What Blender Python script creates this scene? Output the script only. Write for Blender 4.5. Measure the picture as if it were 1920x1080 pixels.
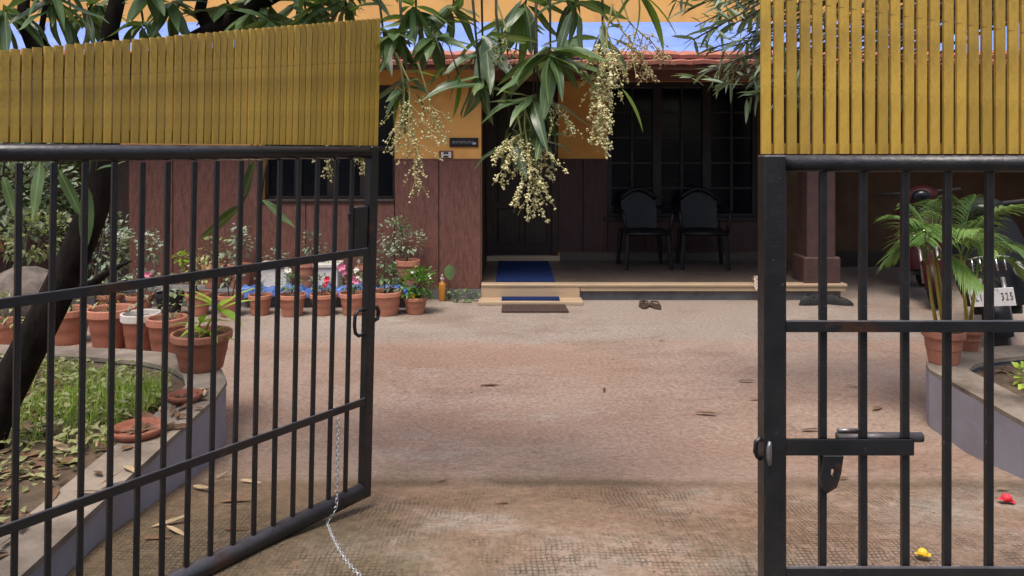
import bpy, math, random
from mathutils import Vector, Matrix, Euler

# ------------------------------------------------------------------ camera, sky, sun, exposure
for o in list(bpy.data.objects):
    bpy.data.objects.remove(o)
scene = bpy.context.scene
col = scene.collection
F = 1387.0            # focal length in photo pixels (26 mm equivalent)
H = 1.45              # eye height
HY = 285.0            # horizon row
cd = bpy.data.cameras.new('camera')
cd.sensor_width = 36.0
cd.lens = 26.0
cd.shift_y = -(540.0 - HY) / 1920.0
cd.clip_start = 0.05
cd.clip_end = 3000
cam = bpy.data.objects.new('camera', cd)
cam.location = (0, 0, H)
cam.rotation_euler = (math.radians(90), 0, 0)
col.objects.link(cam)
scene.camera = cam

SUN_EL, SUN_AZ = math.radians(69), math.radians(202)     # azimuth clockwise from +Y (north)
w = bpy.data.worlds.new('World')
scene.world = w
w.use_nodes = True
nt = w.node_tree
nt.nodes.clear()
wo = nt.nodes.new('ShaderNodeOutputWorld')
bg = nt.nodes.new('ShaderNodeBackground')
sky = nt.nodes.new('ShaderNodeTexSky')
sky.sky_type = 'NISHITA'
sky.sun_disc = False
sky.sun_elevation = SUN_EL
sky.sun_rotation = SUN_AZ
sky.air_density = 1.0
sky.dust_density = 4.0
sky.ozone_density = 0.6
nt.links.new(sky.outputs[0], bg.inputs[0])
bg.inputs[1].default_value = 0.13
nt.links.new(bg.outputs[0], wo.inputs[0])
sd = bpy.data.lights.new('sun', 'SUN')
sd.energy = 1.45
sd.angle = math.radians(22)
sd.color = (1.0, 0.93, 0.84)
sun = bpy.data.objects.new('sun', sd)
sv = Vector((math.sin(SUN_AZ) * math.cos(SUN_EL), math.cos(SUN_AZ) * math.cos(SUN_EL), math.sin(SUN_EL)))
sun.rotation_euler = sv.to_track_quat('Z', 'Y').to_euler()
sun.location = (0, 0, 12)
col.objects.link(sun)
scene.view_settings.view_transform = 'Standard'
scene.view_settings.look = 'None'
scene.view_settings.gamma = 1
scene.view_settings.use_curve_mapping = False
scene.view_settings.exposure = 0.95

R = random.Random(7)
rad = math.radians


def P(x, y, d):
    """photo pixel at depth d -> world point"""
    return Vector(((x - 960.0) / F * d, d, H - (y - HY) / F * d))


def gz(y):
    """height of the drive: level by the house, ramping up to the gate"""
    if y >= 3.55:
        return 0.0
    if y <= 2.4:
        return 0.18
    t = (3.55 - y) / 1.15
    return 0.18 * (t * 0.85 + 0.15 * t * t * (3 - 2 * t))


def GP(x, y):
    """photo pixel on the drive -> world point"""
    d = F * H / (y - HY)
    for _ in range(30):
        d = 0.5 * d + 0.5 * F * (H - gz(d)) / (y - HY)
    return Vector(((x - 960.0) / F * d, d, gz(d)))


# ------------------------------------------------------------------ materials
def node(nt, t, **kw):
    n = nt.nodes.new(t)
    for k, v in kw.items():
        setattr(n, k, v)
    return n


def ramp(nt, fac, stops):
    r = node(nt, 'ShaderNodeValToRGB')
    while len(r.color_ramp.elements) < len(stops):
        r.color_ramp.elements.new(0.5)
    for e, (p, c) in zip(r.color_ramp.elements, stops):
        e.position = p
        e.color = (c[0], c[1], c[2], 1) if len(c) == 3 else c
    nt.links.new(fac, r.inputs[0])
    return r.outputs[0]


def noise(nt, scale, detail=4, stretch=(1, 1, 1), rough=0.55, vec=None):
    if vec is None:
        vec = node(nt, 'ShaderNodeTexCoord').outputs['Object']
    mp = node(nt, 'ShaderNodeMapping')
    mp.inputs['Scale'].default_value = stretch
    nt.links.new(vec, mp.inputs[0])
    n = node(nt, 'ShaderNodeTexNoise')
    n.inputs['Scale'].default_value = scale
    n.inputs['Detail'].default_value = detail
    n.inputs['Roughness'].default_value = rough
    nt.links.new(mp.outputs[0], n.inputs[0])
    return n.outputs['Fac']


def mix(nt, fac, a, b, mode='MIX'):
    m = node(nt, 'ShaderNodeMix', data_type='RGBA', blend_type=mode)
    for sock, v in ((0, fac), (6, a), (7, b)):
        if isinstance(v, (int, float)):
            m.inputs[sock].default_value = v
        elif isinstance(v, tuple):
            m.inputs[sock].default_value = (v[0], v[1], v[2], 1)
        else:
            nt.links.new(v, m.inputs[sock])
    return m.outputs[2]


def math_(nt, op, a, b=None, clamp=False):
    m = node(nt, 'ShaderNodeMath', operation=op, use_clamp=clamp)
    for i, v in enumerate((a, b)):
        if v is None:
            continue
        if isinstance(v, (int, float)):
            m.inputs[i].default_value = v
        else:
            nt.links.new(v, m.inputs[i])
    return m.outputs[0]


def scl(c, k):
    return tuple(min(1, x * k) for x in c)


def mat(name, c, rough=0.6, var=0.25, scale=6, bump=0.0, bscale=60, stretch=(1, 1, 1), c2=None, metal=0.0,
        spec=0.5, rnd=0.0, coat=0.0, dirt=None, dscale=3.0, damt=0.5, bstretch=None):
    m = bpy.data.materials.new(name)
    m.use_nodes = True
    nt = m.node_tree
    b = nt.nodes['Principled BSDF']
    n = noise(nt, scale, 5, stretch)
    cc = ramp(nt, n, [(0.3, scl(c, 1 - var)), (0.7, c2 if c2 else scl(c, 1 + var))])
    if dirt:
        dn = noise(nt, dscale, 6, stretch, 0.65)
        dm = ramp(nt, dn, [(0.45, (0, 0, 0)), (0.72, (damt, damt, damt))])
        cc = mix(nt, dm, cc, dirt)
    if rnd:
        oi = node(nt, 'ShaderNodeObjectInfo').outputs['Random']
        k = math_(nt, 'MULTIPLY_ADD', oi, 2 * rnd)
        k.node.inputs[2].default_value = 1 - rnd
        hs = node(nt, 'ShaderNodeHueSaturation')
        nt.links.new(k, hs.inputs['Value'])
        nt.links.new(cc, hs.inputs['Color'])
        cc = hs.outputs[0]
    nt.links.new(cc, b.inputs['Base Color'])
    rn = ramp(nt, noise(nt, scale * 2.3, 4, stretch), [(0.3, (rough * 0.8,) * 3), (0.7, (min(1, rough * 1.2),) * 3)])
    nt.links.new(rn, b.inputs['Roughness'])
    b.inputs['Metallic'].default_value = metal
    b.inputs['Specular IOR Level'].default_value = spec
    b.inputs['Coat Weight'].default_value = coat
    if bump:
        bp = node(nt, 'ShaderNodeBump')
        bp.inputs['Strength'].default_value = bump
        bp.inputs['Distance'].default_value = 0.01
        nt.links.new(noise(nt, bscale, 5, bstretch or stretch, 0.65), bp.inputs['Height'])
        nt.links.new(bp.outputs[0], b.inputs['Normal'])
    return m


def leaf_mat(name, c, c2, rough=0.38, midrib=None, trans=0.25, rnd=0.35, bump=0.0, spec=0.5):
    m = bpy.data.materials.new(name)
    m.use_nodes = True
    nt = m.node_tree
    b = nt.nodes['Principled BSDF']
    tc = node(nt, 'ShaderNodeTexCoord').outputs['Object']
    n = noise(nt, 9, 3, vec=tc)
    cc = ramp(nt, n, [(0.3, c), (0.7, c2)])
    oi = node(nt, 'ShaderNodeObjectInfo').outputs['Random']
    k = math_(nt, 'MULTIPLY_ADD', oi, 2 * rnd)
    k.node.inputs[2].default_value = 1 - rnd
    hs = node(nt, 'ShaderNodeHueSaturation')
    nt.links.new(k, hs.inputs['Value'])
    h2 = math_(nt, 'MULTIPLY_ADD', oi, -0.035)
    h2.node.inputs[2].default_value = 0.515
    nt.links.new(h2, hs.inputs['Hue'])
    nt.links.new(cc, hs.inputs['Color'])
    cc = hs.outputs[0]
    if midrib:
        sx = node(nt, 'ShaderNodeSeparateXYZ')
        nt.links.new(tc, sx.inputs[0])
        a = math_(nt, 'ABSOLUTE', sx.outputs['Y'])
        mk = math_(nt, 'LESS_THAN', a, midrib)
        cc = mix(nt, math_(nt, 'MULTIPLY', mk, 0.55), cc, (0.30, 0.36, 0.14))
    nt.links.new(cc, b.inputs['Base Color'])
    b.inputs['Roughness'].default_value = rough
    b.inputs['Specular IOR Level'].default_value = spec
    if bump:
        bp = node(nt, 'ShaderNodeBump')
        bp.inputs['Strength'].default_value = bump
        bp.inputs['Distance'].default_value = 0.004
        nt.links.new(noise(nt, 40, 3, (1, 3, 1), vec=tc), bp.inputs['Height'])
        nt.links.new(bp.outputs[0], b.inputs['Normal'])
    tr = node(nt, 'ShaderNodeBsdfTranslucent')
    nt.links.new(mix(nt, 0.5, cc, (0.25, 0.38, 0.03)), tr.inputs[0])
    ms = node(nt, 'ShaderNodeMixShader')
    ms.inputs[0].default_value = trans
    nt.links.new(b.outputs[0], ms.inputs[1])
    nt.links.new(tr.outputs[0], ms.inputs[2])
    nt.links.new(ms.outputs[0], nt.nodes['Material Output'].inputs[0])
    return m


def band_mask(nt, tc, y0, soft, warp):
    """1 where object Y is beyond y0, with a ragged edge"""
    sx = node(nt, 'ShaderNodeSeparateXYZ')
    nt.links.new(tc, sx.inputs[0])
    n = noise(nt, 1.4, 6, (1, 1, 1), 0.65, tc)
    yy = math_(nt, 'ADD', sx.outputs['Y'], math_(nt, 'MULTIPLY', math_(nt, 'SUBTRACT', n, 0.5), warp))
    return math_(nt, 'DIVIDE', math_(nt, 'SUBTRACT', yy, y0), soft, True)


def drive_mat():
    m = bpy.data.materials.new('worn_concrete_drive')
    m.use_nodes = True
    nt = m.node_tree
    b = nt.nodes['Principled BSDF']
    tc = node(nt, 'ShaderNodeTexCoord').outputs['Object']
    big = noise(nt, 0.9, 7, (0.55, 1.2, 1), 0.62, tc)
    house_c = ramp(nt, big, [(0.34, (0.265, 0.212, 0.177)), (0.66, (0.315, 0.262, 0.222))])
    mid_c = ramp(nt, big, [(0.38, (0.295, 0.195, 0.148)), (0.60, (0.345, 0.258, 0.208))])
    ramp_c = ramp(nt, noise(nt, 0.75, 7, (0.7, 1.0, 1), 0.62, tc), [(0.42, (0.25, 0.160, 0.108)), (0.50, (0.31, 0.222, 0.165)), (0.58, (0.315, 0.285, 0.24))])
    c = mix(nt, band_mask(nt, tc, 3.02, 0.10, 0.16), ramp_c, mid_c)
    c = mix(nt, band_mask(nt, tc, 5.60, 0.12, 0.30), c, house_c)
    # large damp stains, algae, worn pale patches
    st = ramp(nt, noise(nt, 1.0, 9, (0.75, 1.05, 1), 0.70, tc), [(0.50, (0, 0, 0)), (0.64, (0.55,) * 3)])
    c = mix(nt, st, c, (0.18, 0.122, 0.085))
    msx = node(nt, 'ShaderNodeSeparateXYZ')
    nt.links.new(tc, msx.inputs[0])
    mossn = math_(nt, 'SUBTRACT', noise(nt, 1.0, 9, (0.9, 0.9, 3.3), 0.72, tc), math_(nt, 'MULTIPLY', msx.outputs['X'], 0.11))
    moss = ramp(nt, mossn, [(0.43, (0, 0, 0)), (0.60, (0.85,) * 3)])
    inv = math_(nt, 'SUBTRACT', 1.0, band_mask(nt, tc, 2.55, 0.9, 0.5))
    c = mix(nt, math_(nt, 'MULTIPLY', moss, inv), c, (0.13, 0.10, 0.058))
    pl = ramp(nt, noise(nt, 1.6, 9, (0.7, 1.2, 1.7), 0.76, tc), [(0.55, (0, 0, 0)), (0.66, (0.5,) * 3)])
    c = mix(nt, pl, c, (0.37, 0.335, 0.29))
    # darker ragged band along the foot of the ramp
    toe = math_(nt, 'MULTIPLY', band_mask(nt, tc, 2.98, 0.06, 0.10), math_(nt, 'SUBTRACT', 1.0, band_mask(nt, tc, 3.07, 0.10, 0.10)))
    toe = math_(nt, 'MULTIPLY', toe, ramp(nt, noise(nt, 1.3, 4, (1, .3, 1), 0.6, tc), [(0.34, (0, 0, 0)), (0.55, (0.85,) * 3)]))
    c = mix(nt, toe, c, (0.12, 0.085, 0.05))
    fine = noise(nt, 38, 8, (1, 1, 1), 0.8, tc)
    c = mix(nt, 0.62, c, ramp(nt, fine, [(0.38, (0.50, 0.47, 0.43)), (0.60, (1.22, 1.22, 1.22))]), 'MULTIPLY')
    sp = ramp(nt, noise(nt, 75, 3, (1, 1, 1), 0.6, tc), [(0.64, (0, 0, 0)), (0.70, (0.75,) * 3)])
    c = mix(nt, sp, c, (0.07, 0.05, 0.035))
    # hairline cracks
    vo = node(nt, 'ShaderNodeTexVoronoi', feature='DISTANCE_TO_EDGE')
    vo.inputs['Scale'].default_value = 0.75
    cw_ = node(nt, 'ShaderNodeTexNoise')
    cw_.inputs['Scale'].default_value = 2.2
    cw_.inputs['Detail'].default_value = 8.0
    nt.links.new(tc, cw_.inputs[0])
    cv = node(nt, 'ShaderNodeVectorMath', operation='MULTIPLY_ADD')
    cv.inputs[1].default_value = (0.6, 0.6, 0)
    nt.links.new(cw_.outputs['Color'], cv.inputs[0])
    nt.links.new(tc, cv.inputs[2])
    nt.links.new(cv.outputs[0], vo.inputs['Vector'])
    ck = ramp(nt, vo.outputs['Distance'], [(0.0, (0.35,) * 3), (0.0035, (0, 0, 0))])
    ck = math_(nt, 'MULTIPLY', ck, ramp(nt, noise(nt, 0.9, 4, (1, 1, 4), 0.6, tc), [(0.48, (0, 0, 0)), (0.56, (1, 1, 1))]))
    c = mix(nt, ck, c, (0.05, 0.035, 0.025))
    hgt = noise(nt, 90, 6, (1, 1, 1), 0.7, tc)
    # shallow anti-slip scoring on the ramp, half worn away
    sx = node(nt, 'ShaderNodeSeparateXYZ')
    wob = node(nt, 'ShaderNodeTexNoise')
    wob.inputs['Scale'].default_value = 5.0
    wob.inputs['Detail'].default_value = 4.0
    nt.links.new(tc, wob.inputs[0])
    va = node(nt, 'ShaderNodeVectorMath', operation='MULTIPLY_ADD')
    va.inputs[1].default_value = (0.05, 0.05, 0)
    nt.links.new(wob.outputs['Color'], va.inputs[0])
    nt.links.new(tc, va.inputs[2])
    nt.links.new(va.outputs[0], sx.inputs[0])
    lines = []
    for ax in ('X', 'Y'):
        s_ = math_(nt, 'SINE', math_(nt, 'MULTIPLY', sx.outputs[ax], 2 * math.pi / 0.0165))
        h_ = math_(nt, 'MULTIPLY_ADD', s_, 0.5)
        h_.node.inputs[2].default_value = 0.5
        lines.append(math_(nt, 'POWER', h_, 6.0))
    g = math_(nt, 'MAXIMUM', lines[0], lines[1])
    wear = ramp(nt, noise(nt, 1.5, 8, (1, 1, 2.3), 0.7, tc), [(0.43, (0, 0, 0)), (0.54, (1, 1, 1))])
    inv2 = math_(nt, 'SUBTRACT', 1.0, band_mask(nt, tc, 2.95, 0.25, 0.5))
    g = math_(nt, 'MULTIPLY', math_(nt, 'MULTIPLY', g, wear), inv2)
    g = math_(nt, 'MULTIPLY', g, ramp(nt, noise(nt, 22, 3, (1, 1, 1), 0.6, tc), [(0.36, (0, 0, 0)), (0.52, (1, 1, 1))]))
    c = mix(nt, math_(nt, 'MULTIPLY', g, 0.7), c, (0.08, 0.06, 0.04))
    hgt = math_(nt, 'SUBTRACT', hgt, math_(nt, 'MULTIPLY', g, 0.9))
    nt.links.new(c, b.inputs['Base Color'])
    nt.links.new(ramp(nt, big, [(0.3, (0.7, 0.7, 0.7)), (0.7, (0.9, 0.9, 0.9))]), b.inputs['Roughness'])
    b.inputs['Specular IOR Level'].default_value = 0.3
    bp = node(nt, 'ShaderNodeBump')
    bp.inputs['Strength'].default_value = 0.8
    bp.inputs['Distance'].default_value = 0.007
    nt.links.new(hgt, bp.inputs['Height'])
    nt.links.new(bp.outputs[0], b.inputs['Normal'])
    return m


M = {}
M['black'] = mat('black_gate_paint', (0.011, 0.011, 0.013), 0.34, 0.35, 9, 0.25, 45, dirt=(0.04, 0.034, 0.03), dscale=14, damt=0.25)
M['gold'] = mat('gold_slat_paint', (0.47, 0.292, 0.044), 0.5, 0.16, 7, 0.15, 120, (3, 3, 0.4), rnd=0.18, dirt=(0.20, 0.115, 0.02), dscale=11, damt=0.75)
def flecks(key, colr, sc_, th, amt):
    nt_ = M[key].node_tree
    b_ = nt_.nodes['Principled BSDF']
    src = b_.inputs['Base Color'].links[0].from_socket
    f_ = ramp(nt_, noise(nt_, sc_, 4, (1, 1, 1), 0.6), [(th, (0, 0, 0)), (th + 0.05, (amt,) * 3)])
    nt_.links.new(mix(nt_, f_, src, colr), b_.inputs['Base Color'])


flecks('gold', (0.10, 0.055, 0.02), 55, 0.66, 0.7)
flecks('black', (0.16, 0.14, 0.13), 60, 0.70, 0.8)
flecks('black', (0.06, 0.025, 0.012), 8, 0.60, 0.6)
_nt = M['black'].node_tree
_b = _nt.nodes['Principled BSDF']
_src = _b.inputs['Base Color'].links[0].from_socket
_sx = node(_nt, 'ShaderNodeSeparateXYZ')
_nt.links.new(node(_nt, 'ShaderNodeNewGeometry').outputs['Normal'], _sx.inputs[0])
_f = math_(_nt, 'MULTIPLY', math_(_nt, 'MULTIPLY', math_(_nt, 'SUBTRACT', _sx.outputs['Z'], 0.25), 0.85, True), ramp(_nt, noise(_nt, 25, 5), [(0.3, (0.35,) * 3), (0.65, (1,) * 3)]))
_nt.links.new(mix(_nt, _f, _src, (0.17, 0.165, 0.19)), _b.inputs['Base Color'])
M['steel'] = mat('worn_steel', (0.26, 0.25, 0.25), 0.45, 0.3, 30, metal=0.8, dirt=(0.12, 0.07, 0.04), dscale=20)
M['darksteel'] = mat('worn_dark_steel', (0.12, 0.115, 0.12), 0.5, 0.3, 30, metal=0.6, dirt=(0.06, 0.035, 0.02), dscale=20)
M['chain'] = mat('galvanised_chain', (0.55, 0.55, 0.56), 0.35, 0.2, 40, metal=0.6)
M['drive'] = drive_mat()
M['street'] = mat('street_asphalt', (0.07, 0.068, 0.065), 0.9, 0.3, 3, 0.5, 80)
M['earth'] = mat('red_earth', (0.16, 0.09, 0.055), 0.95, 0.4, 4, 0.8, 25, dirt=(0.06, 0.07, 0.03), dscale=2)
M['bed'] = mat('bed_soil', (0.085, 0.055, 0.035), 0.95, 0.5, 12, 1.0, 30, dirt=(0.16, 0.12, 0.07), dscale=8)
M['dado'] = mat('maroon_dado', (0.185, 0.082, 0.064), 0.75, 0.2, 16, 1.0, 55, (3.4, 3.4, 0.7), dirt=(0.08, 0.032, 0.026), dscale=13, damt=0.7, spec=0.3)
M['dado_shade'] = mat('shaded_dado', (0.045, 0.018, 0.016), 0.6, 0.25, 10, 0.6, 26, (3.5, 3.5, 0.35))  # dado repeated darker, with the verandah's shade put into its colour
M['pillar'] = mat('shaded_pillar', (0.060, 0.028, 0.024), 0.65, 0.2, 8, 0.5, 40)  # brown darkened so the colour carries the shade on the pillar
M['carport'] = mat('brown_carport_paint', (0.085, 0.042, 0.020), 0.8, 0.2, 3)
M['groovegap'] = mat('dark_joint', (0.03, 0.014, 0.013), 0.9, 0.2)
M['orange'] = mat('orange_wall_paint', (0.72, 0.36, 0.09), 0.75, 0.06, 2.5, 0.12, 90, dirt=(0.40, 0.17, 0.05), dscale=2.4, damt=0.5)
M['peach'] = mat('peach_trim', (0.72, 0.5, 0.3), 0.7, 0.1)
M['bluero'] = mat('pale_blue_roof_paint', (0.12, 0.23, 0.62), 0.5, 0.08, 2, 0.1, 50, dirt=(0.24, 0.35, 0.64), dscale=2.2, damt=0.5)
M['tile'] = mat('red_roof_tile', (0.36, 0.13, 0.09), 0.6, 0.2, 8, 0.3, 40, rnd=0.15, dirt=(0.16, 0.07, 0.05), dscale=5, damt=0.5)
M['beam'] = mat('redbrown_beam', (0.13, 0.045, 0.028), 0.6, 0.15, 5)
M['ceil'] = mat('ceiling_paint', (0.13, 0.09, 0.07), 0.8, 0.1)
M['stone'] = mat('banded_stone', (0.42, 0.31, 0.20), 0.45, 0.2, 5, 0.1, 60, (0.6, 1, 9), dirt=(0.30, 0.19, 0.12), dscale=5, damt=0.6)
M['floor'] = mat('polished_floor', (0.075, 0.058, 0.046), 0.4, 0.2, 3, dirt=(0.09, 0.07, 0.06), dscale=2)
M['plinth'] = mat('slate_plinth', (0.13, 0.13, 0.14), 0.8, 0.3, 7, 0.4, 40, dirt=(0.22, 0.2, 0.17), dscale=6)
M['wood'] = mat('dark_stained_wood', (0.022, 0.011, 0.009), 0.42, 0.35, 6, 0.3, 30, (6, 6, 0.5))
M['wood2'] = mat('window_wood', (0.010, 0.008, 0.009), 0.6, 0.3, 6)
M['glass'] = mat('dark_window_glass', (0.006, 0.007, 0.010), 0.15, 0.2, 3, spec=0.25)
M['planter'] = mat('lavender_grey_render', (0.27, 0.265, 0.31), 0.75, 0.12, 3, 0.2, 60, dirt=(0.20, 0.17, 0.16), dscale=3.2, damt=0.6)
M['coping'] = mat('cement_coping', (0.26, 0.215, 0.17), 0.85, 0.25, 5, 0.5, 50, dirt=(0.075, 0.055, 0.04), dscale=2.2, damt=1.0)
M['terra'] = mat('terracotta', (0.42, 0.17, 0.105), 0.75, 0.14, 7, 0.2, 60, rnd=0.16, dirt=(0.25, 0.11, 0.075), dscale=9, damt=0.5)
M['terra_old'] = mat('weathered_terracotta', (0.33, 0.115, 0.07), 0.85, 0.2, 7, 0.3, 50, rnd=0.16, dirt=(0.10, 0.05, 0.035), dscale=7, damt=0.8)
M['white'] = mat('white_paint', (0.62, 0.58, 0.53), 0.6, 0.1, 6, dirt=(0.35, 0.3, 0.25), dscale=8)
M['plate'] = mat('plate_white', (0.75, 0.72, 0.70), 0.4, 0.05, 6)
M['print'] = mat('black_print', (0.02, 0.02, 0.02), 0.6, 0.05)
M['printg'] = mat('grey_print', (0.40, 0.40, 0.45), 0.6, 0.1)
M['signb'] = mat('sign_black', (0.012, 0.009, 0.010), 0.4, 0.1)
M['bluemat'] = mat('navy_mat', (0.010, 0.022, 0.080), 0.95, 0.3, 60, 0.5, 200, spec=0.1)
M['brownmat'] = mat('dark_coir_mat', (0.065, 0.045, 0.038), 0.95, 0.4, 50, 0.6, 160, spec=0.1)
M['plastic'] = mat('black_plastic', (0.006, 0.006, 0.007), 0.4, 0.2, 4, spec=0.25)
M['leather'] = mat('brown_leather', (0.055, 0.032, 0.022), 0.6, 0.4, 20)
M['rubber'] = mat('tyre_rubber', (0.012, 0.012, 0.012), 0.8, 0.3, 20)
M['carblk'] = mat('black_body_paint', (0.006, 0.006, 0.007), 0.5, 0.1, 4, spec=0.2)
M['maroon'] = mat('maroon_body_paint', (0.028, 0.004, 0.005), 0.45, 0.1, 4, spec=0.25)
M['chrome'] = mat('chrome', (0.7, 0.7, 0.7), 0.15, 0.1, 4, metal=1.0)
M['lamp'] = mat('lens_plastic', (0.5, 0.48, 0.46), 0.15, 0.1, 5)
M['amber'] = mat('amber_bottle', (0.45, 0.19, 0.035), 0.25, 0.15, 8)
M['bluep'] = mat('blue_plastic_sheet', (0.03, 0.085, 0.36), 0.4, 0.35, 14, 0.7, 30, c2=(0.10, 0.20, 0.50))
M['cloth'] = mat('mottled_cloth', (0.30, 0.16, 0.12), 0.9, 0.6, 60, c2=(0.6, 0.48, 0.42))
M['bark'] = mat('mango_bark', (0.013, 0.010, 0.0085), 0.95, 0.5, 20, 1.0, 40, (1, 1, 0.4), dirt=(0.04, 0.036, 0.03), dscale=12, damt=0.35, spec=0.1)
M['bark2'] = mat('grey_bark', (0.06, 0.05, 0.04), 0.95, 0.4, 20, 0.8, 40)
M['twig'] = mat('twig', (0.045, 0.045, 0.025), 0.8, 0.4, 20)
M['dead'] = mat('dry_leaf', (0.14, 0.075, 0.04), 0.85, 0.5, 14, rnd=0.45)
M['dead2'] = mat('pale_dry_leaf', (0.34, 0.25, 0.15), 0.85, 0.4, 14, rnd=0.35)
M['mango'] = leaf_mat('mango_leaf', (0.048, 0.098, 0.040), (0.09, 0.155, 0.062), 0.38, 0.0022, 0.25, 0.45, 0.3, 0.7)
M['mangoy'] = leaf_mat('young_mango_leaf', (0.10, 0.19, 0.02), (0.16, 0.26, 0.04), 0.35, 0.0022, 0.35, 0.25, 0.3)
M['mangof'] = leaf_mat('mango_canopy', (0.055, 0.11, 0.042), (0.11, 0.18, 0.07), 0.4, None, 0.25, 0.2)
M['olean'] = leaf_mat('narrow_leaf', (0.11, 0.17, 0.10), (0.22, 0.29, 0.19), 0.42, 0.0012, 0.2, 0.4)
M['grass'] = leaf_mat('grass_blades', (0.20, 0.36, 0.05), (0.40, 0.56, 0.12), 0.5, None, 0.35, 0.1)
M['weed'] = leaf_mat('weed_leaves', (0.20, 0.23, 0.07), (0.44, 0.44, 0.22), 0.55, None, 0.3, 0.3)
M['lime'] = leaf_mat('lime_leaf', (0.26, 0.42, 0.04), (0.40, 0.54, 0.08), 0.4, None, 0.35, 0.2)
M['bush'] = leaf_mat('bush_leaf', (0.07, 0.13, 0.045), (0.15, 0.23, 0.085), 0.45, None, 0.25, 0.3)
M['bushg'] = leaf_mat('greyish_bush_leaf', (0.14, 0.19, 0.12), (0.28, 0.33, 0.23), 0.55, None, 0.2, 0.3)
M['vivid'] = leaf_mat('vivid_leaf', (0.06, 0.17, 0.02), (0.16, 0.32, 0.04), 0.4, None, 0.3, 0.2)
M['palm'] = leaf_mat('palm_leaflet', (0.10, 0.20, 0.04), (0.20, 0.34, 0.09), 0.45, None, 0.3, 0.3)
M['cane'] = mat('yellow_cane', (0.42, 0.25, 0.03), 0.45, 0.2, 10, c2=(0.40, 0.36, 0.06))
M['floret'] = mat('cream_florets', (0.62, 0.54, 0.22), 0.8, 0.2, 60, c2=(0.86, 0.82, 0.50))
M['floretb'] = mat('tan_florets', (0.46, 0.30, 0.14), 0.8, 0.3, 60, c2=(0.70, 0.54, 0.30))
M['panst'] = mat('panicle_stalk', (0.30, 0.27, 0.10), 0.7, 0.3, 20)
M['pink'] = mat('pink_petals', (0.70, 0.22, 0.36), 0.7, 0.2, 30)
M['red'] = mat('red_petals', (0.65, 0.035, 0.06), 0.6, 0.2, 30)
M['whitep'] = mat('white_petals', (0.75, 0.72, 0.62), 0.7, 0.1, 30)
M['yellow'] = mat('yellow_petals', (0.75, 0.50, 0.04), 0.6, 0.15, 30)
M['rock'] = mat('grey_rock', (0.12, 0.095, 0.08), 0.9, 0.5, 9, 0.9, 14)

# ------------------------------------------------------------------ builders
wm = {}


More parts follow.
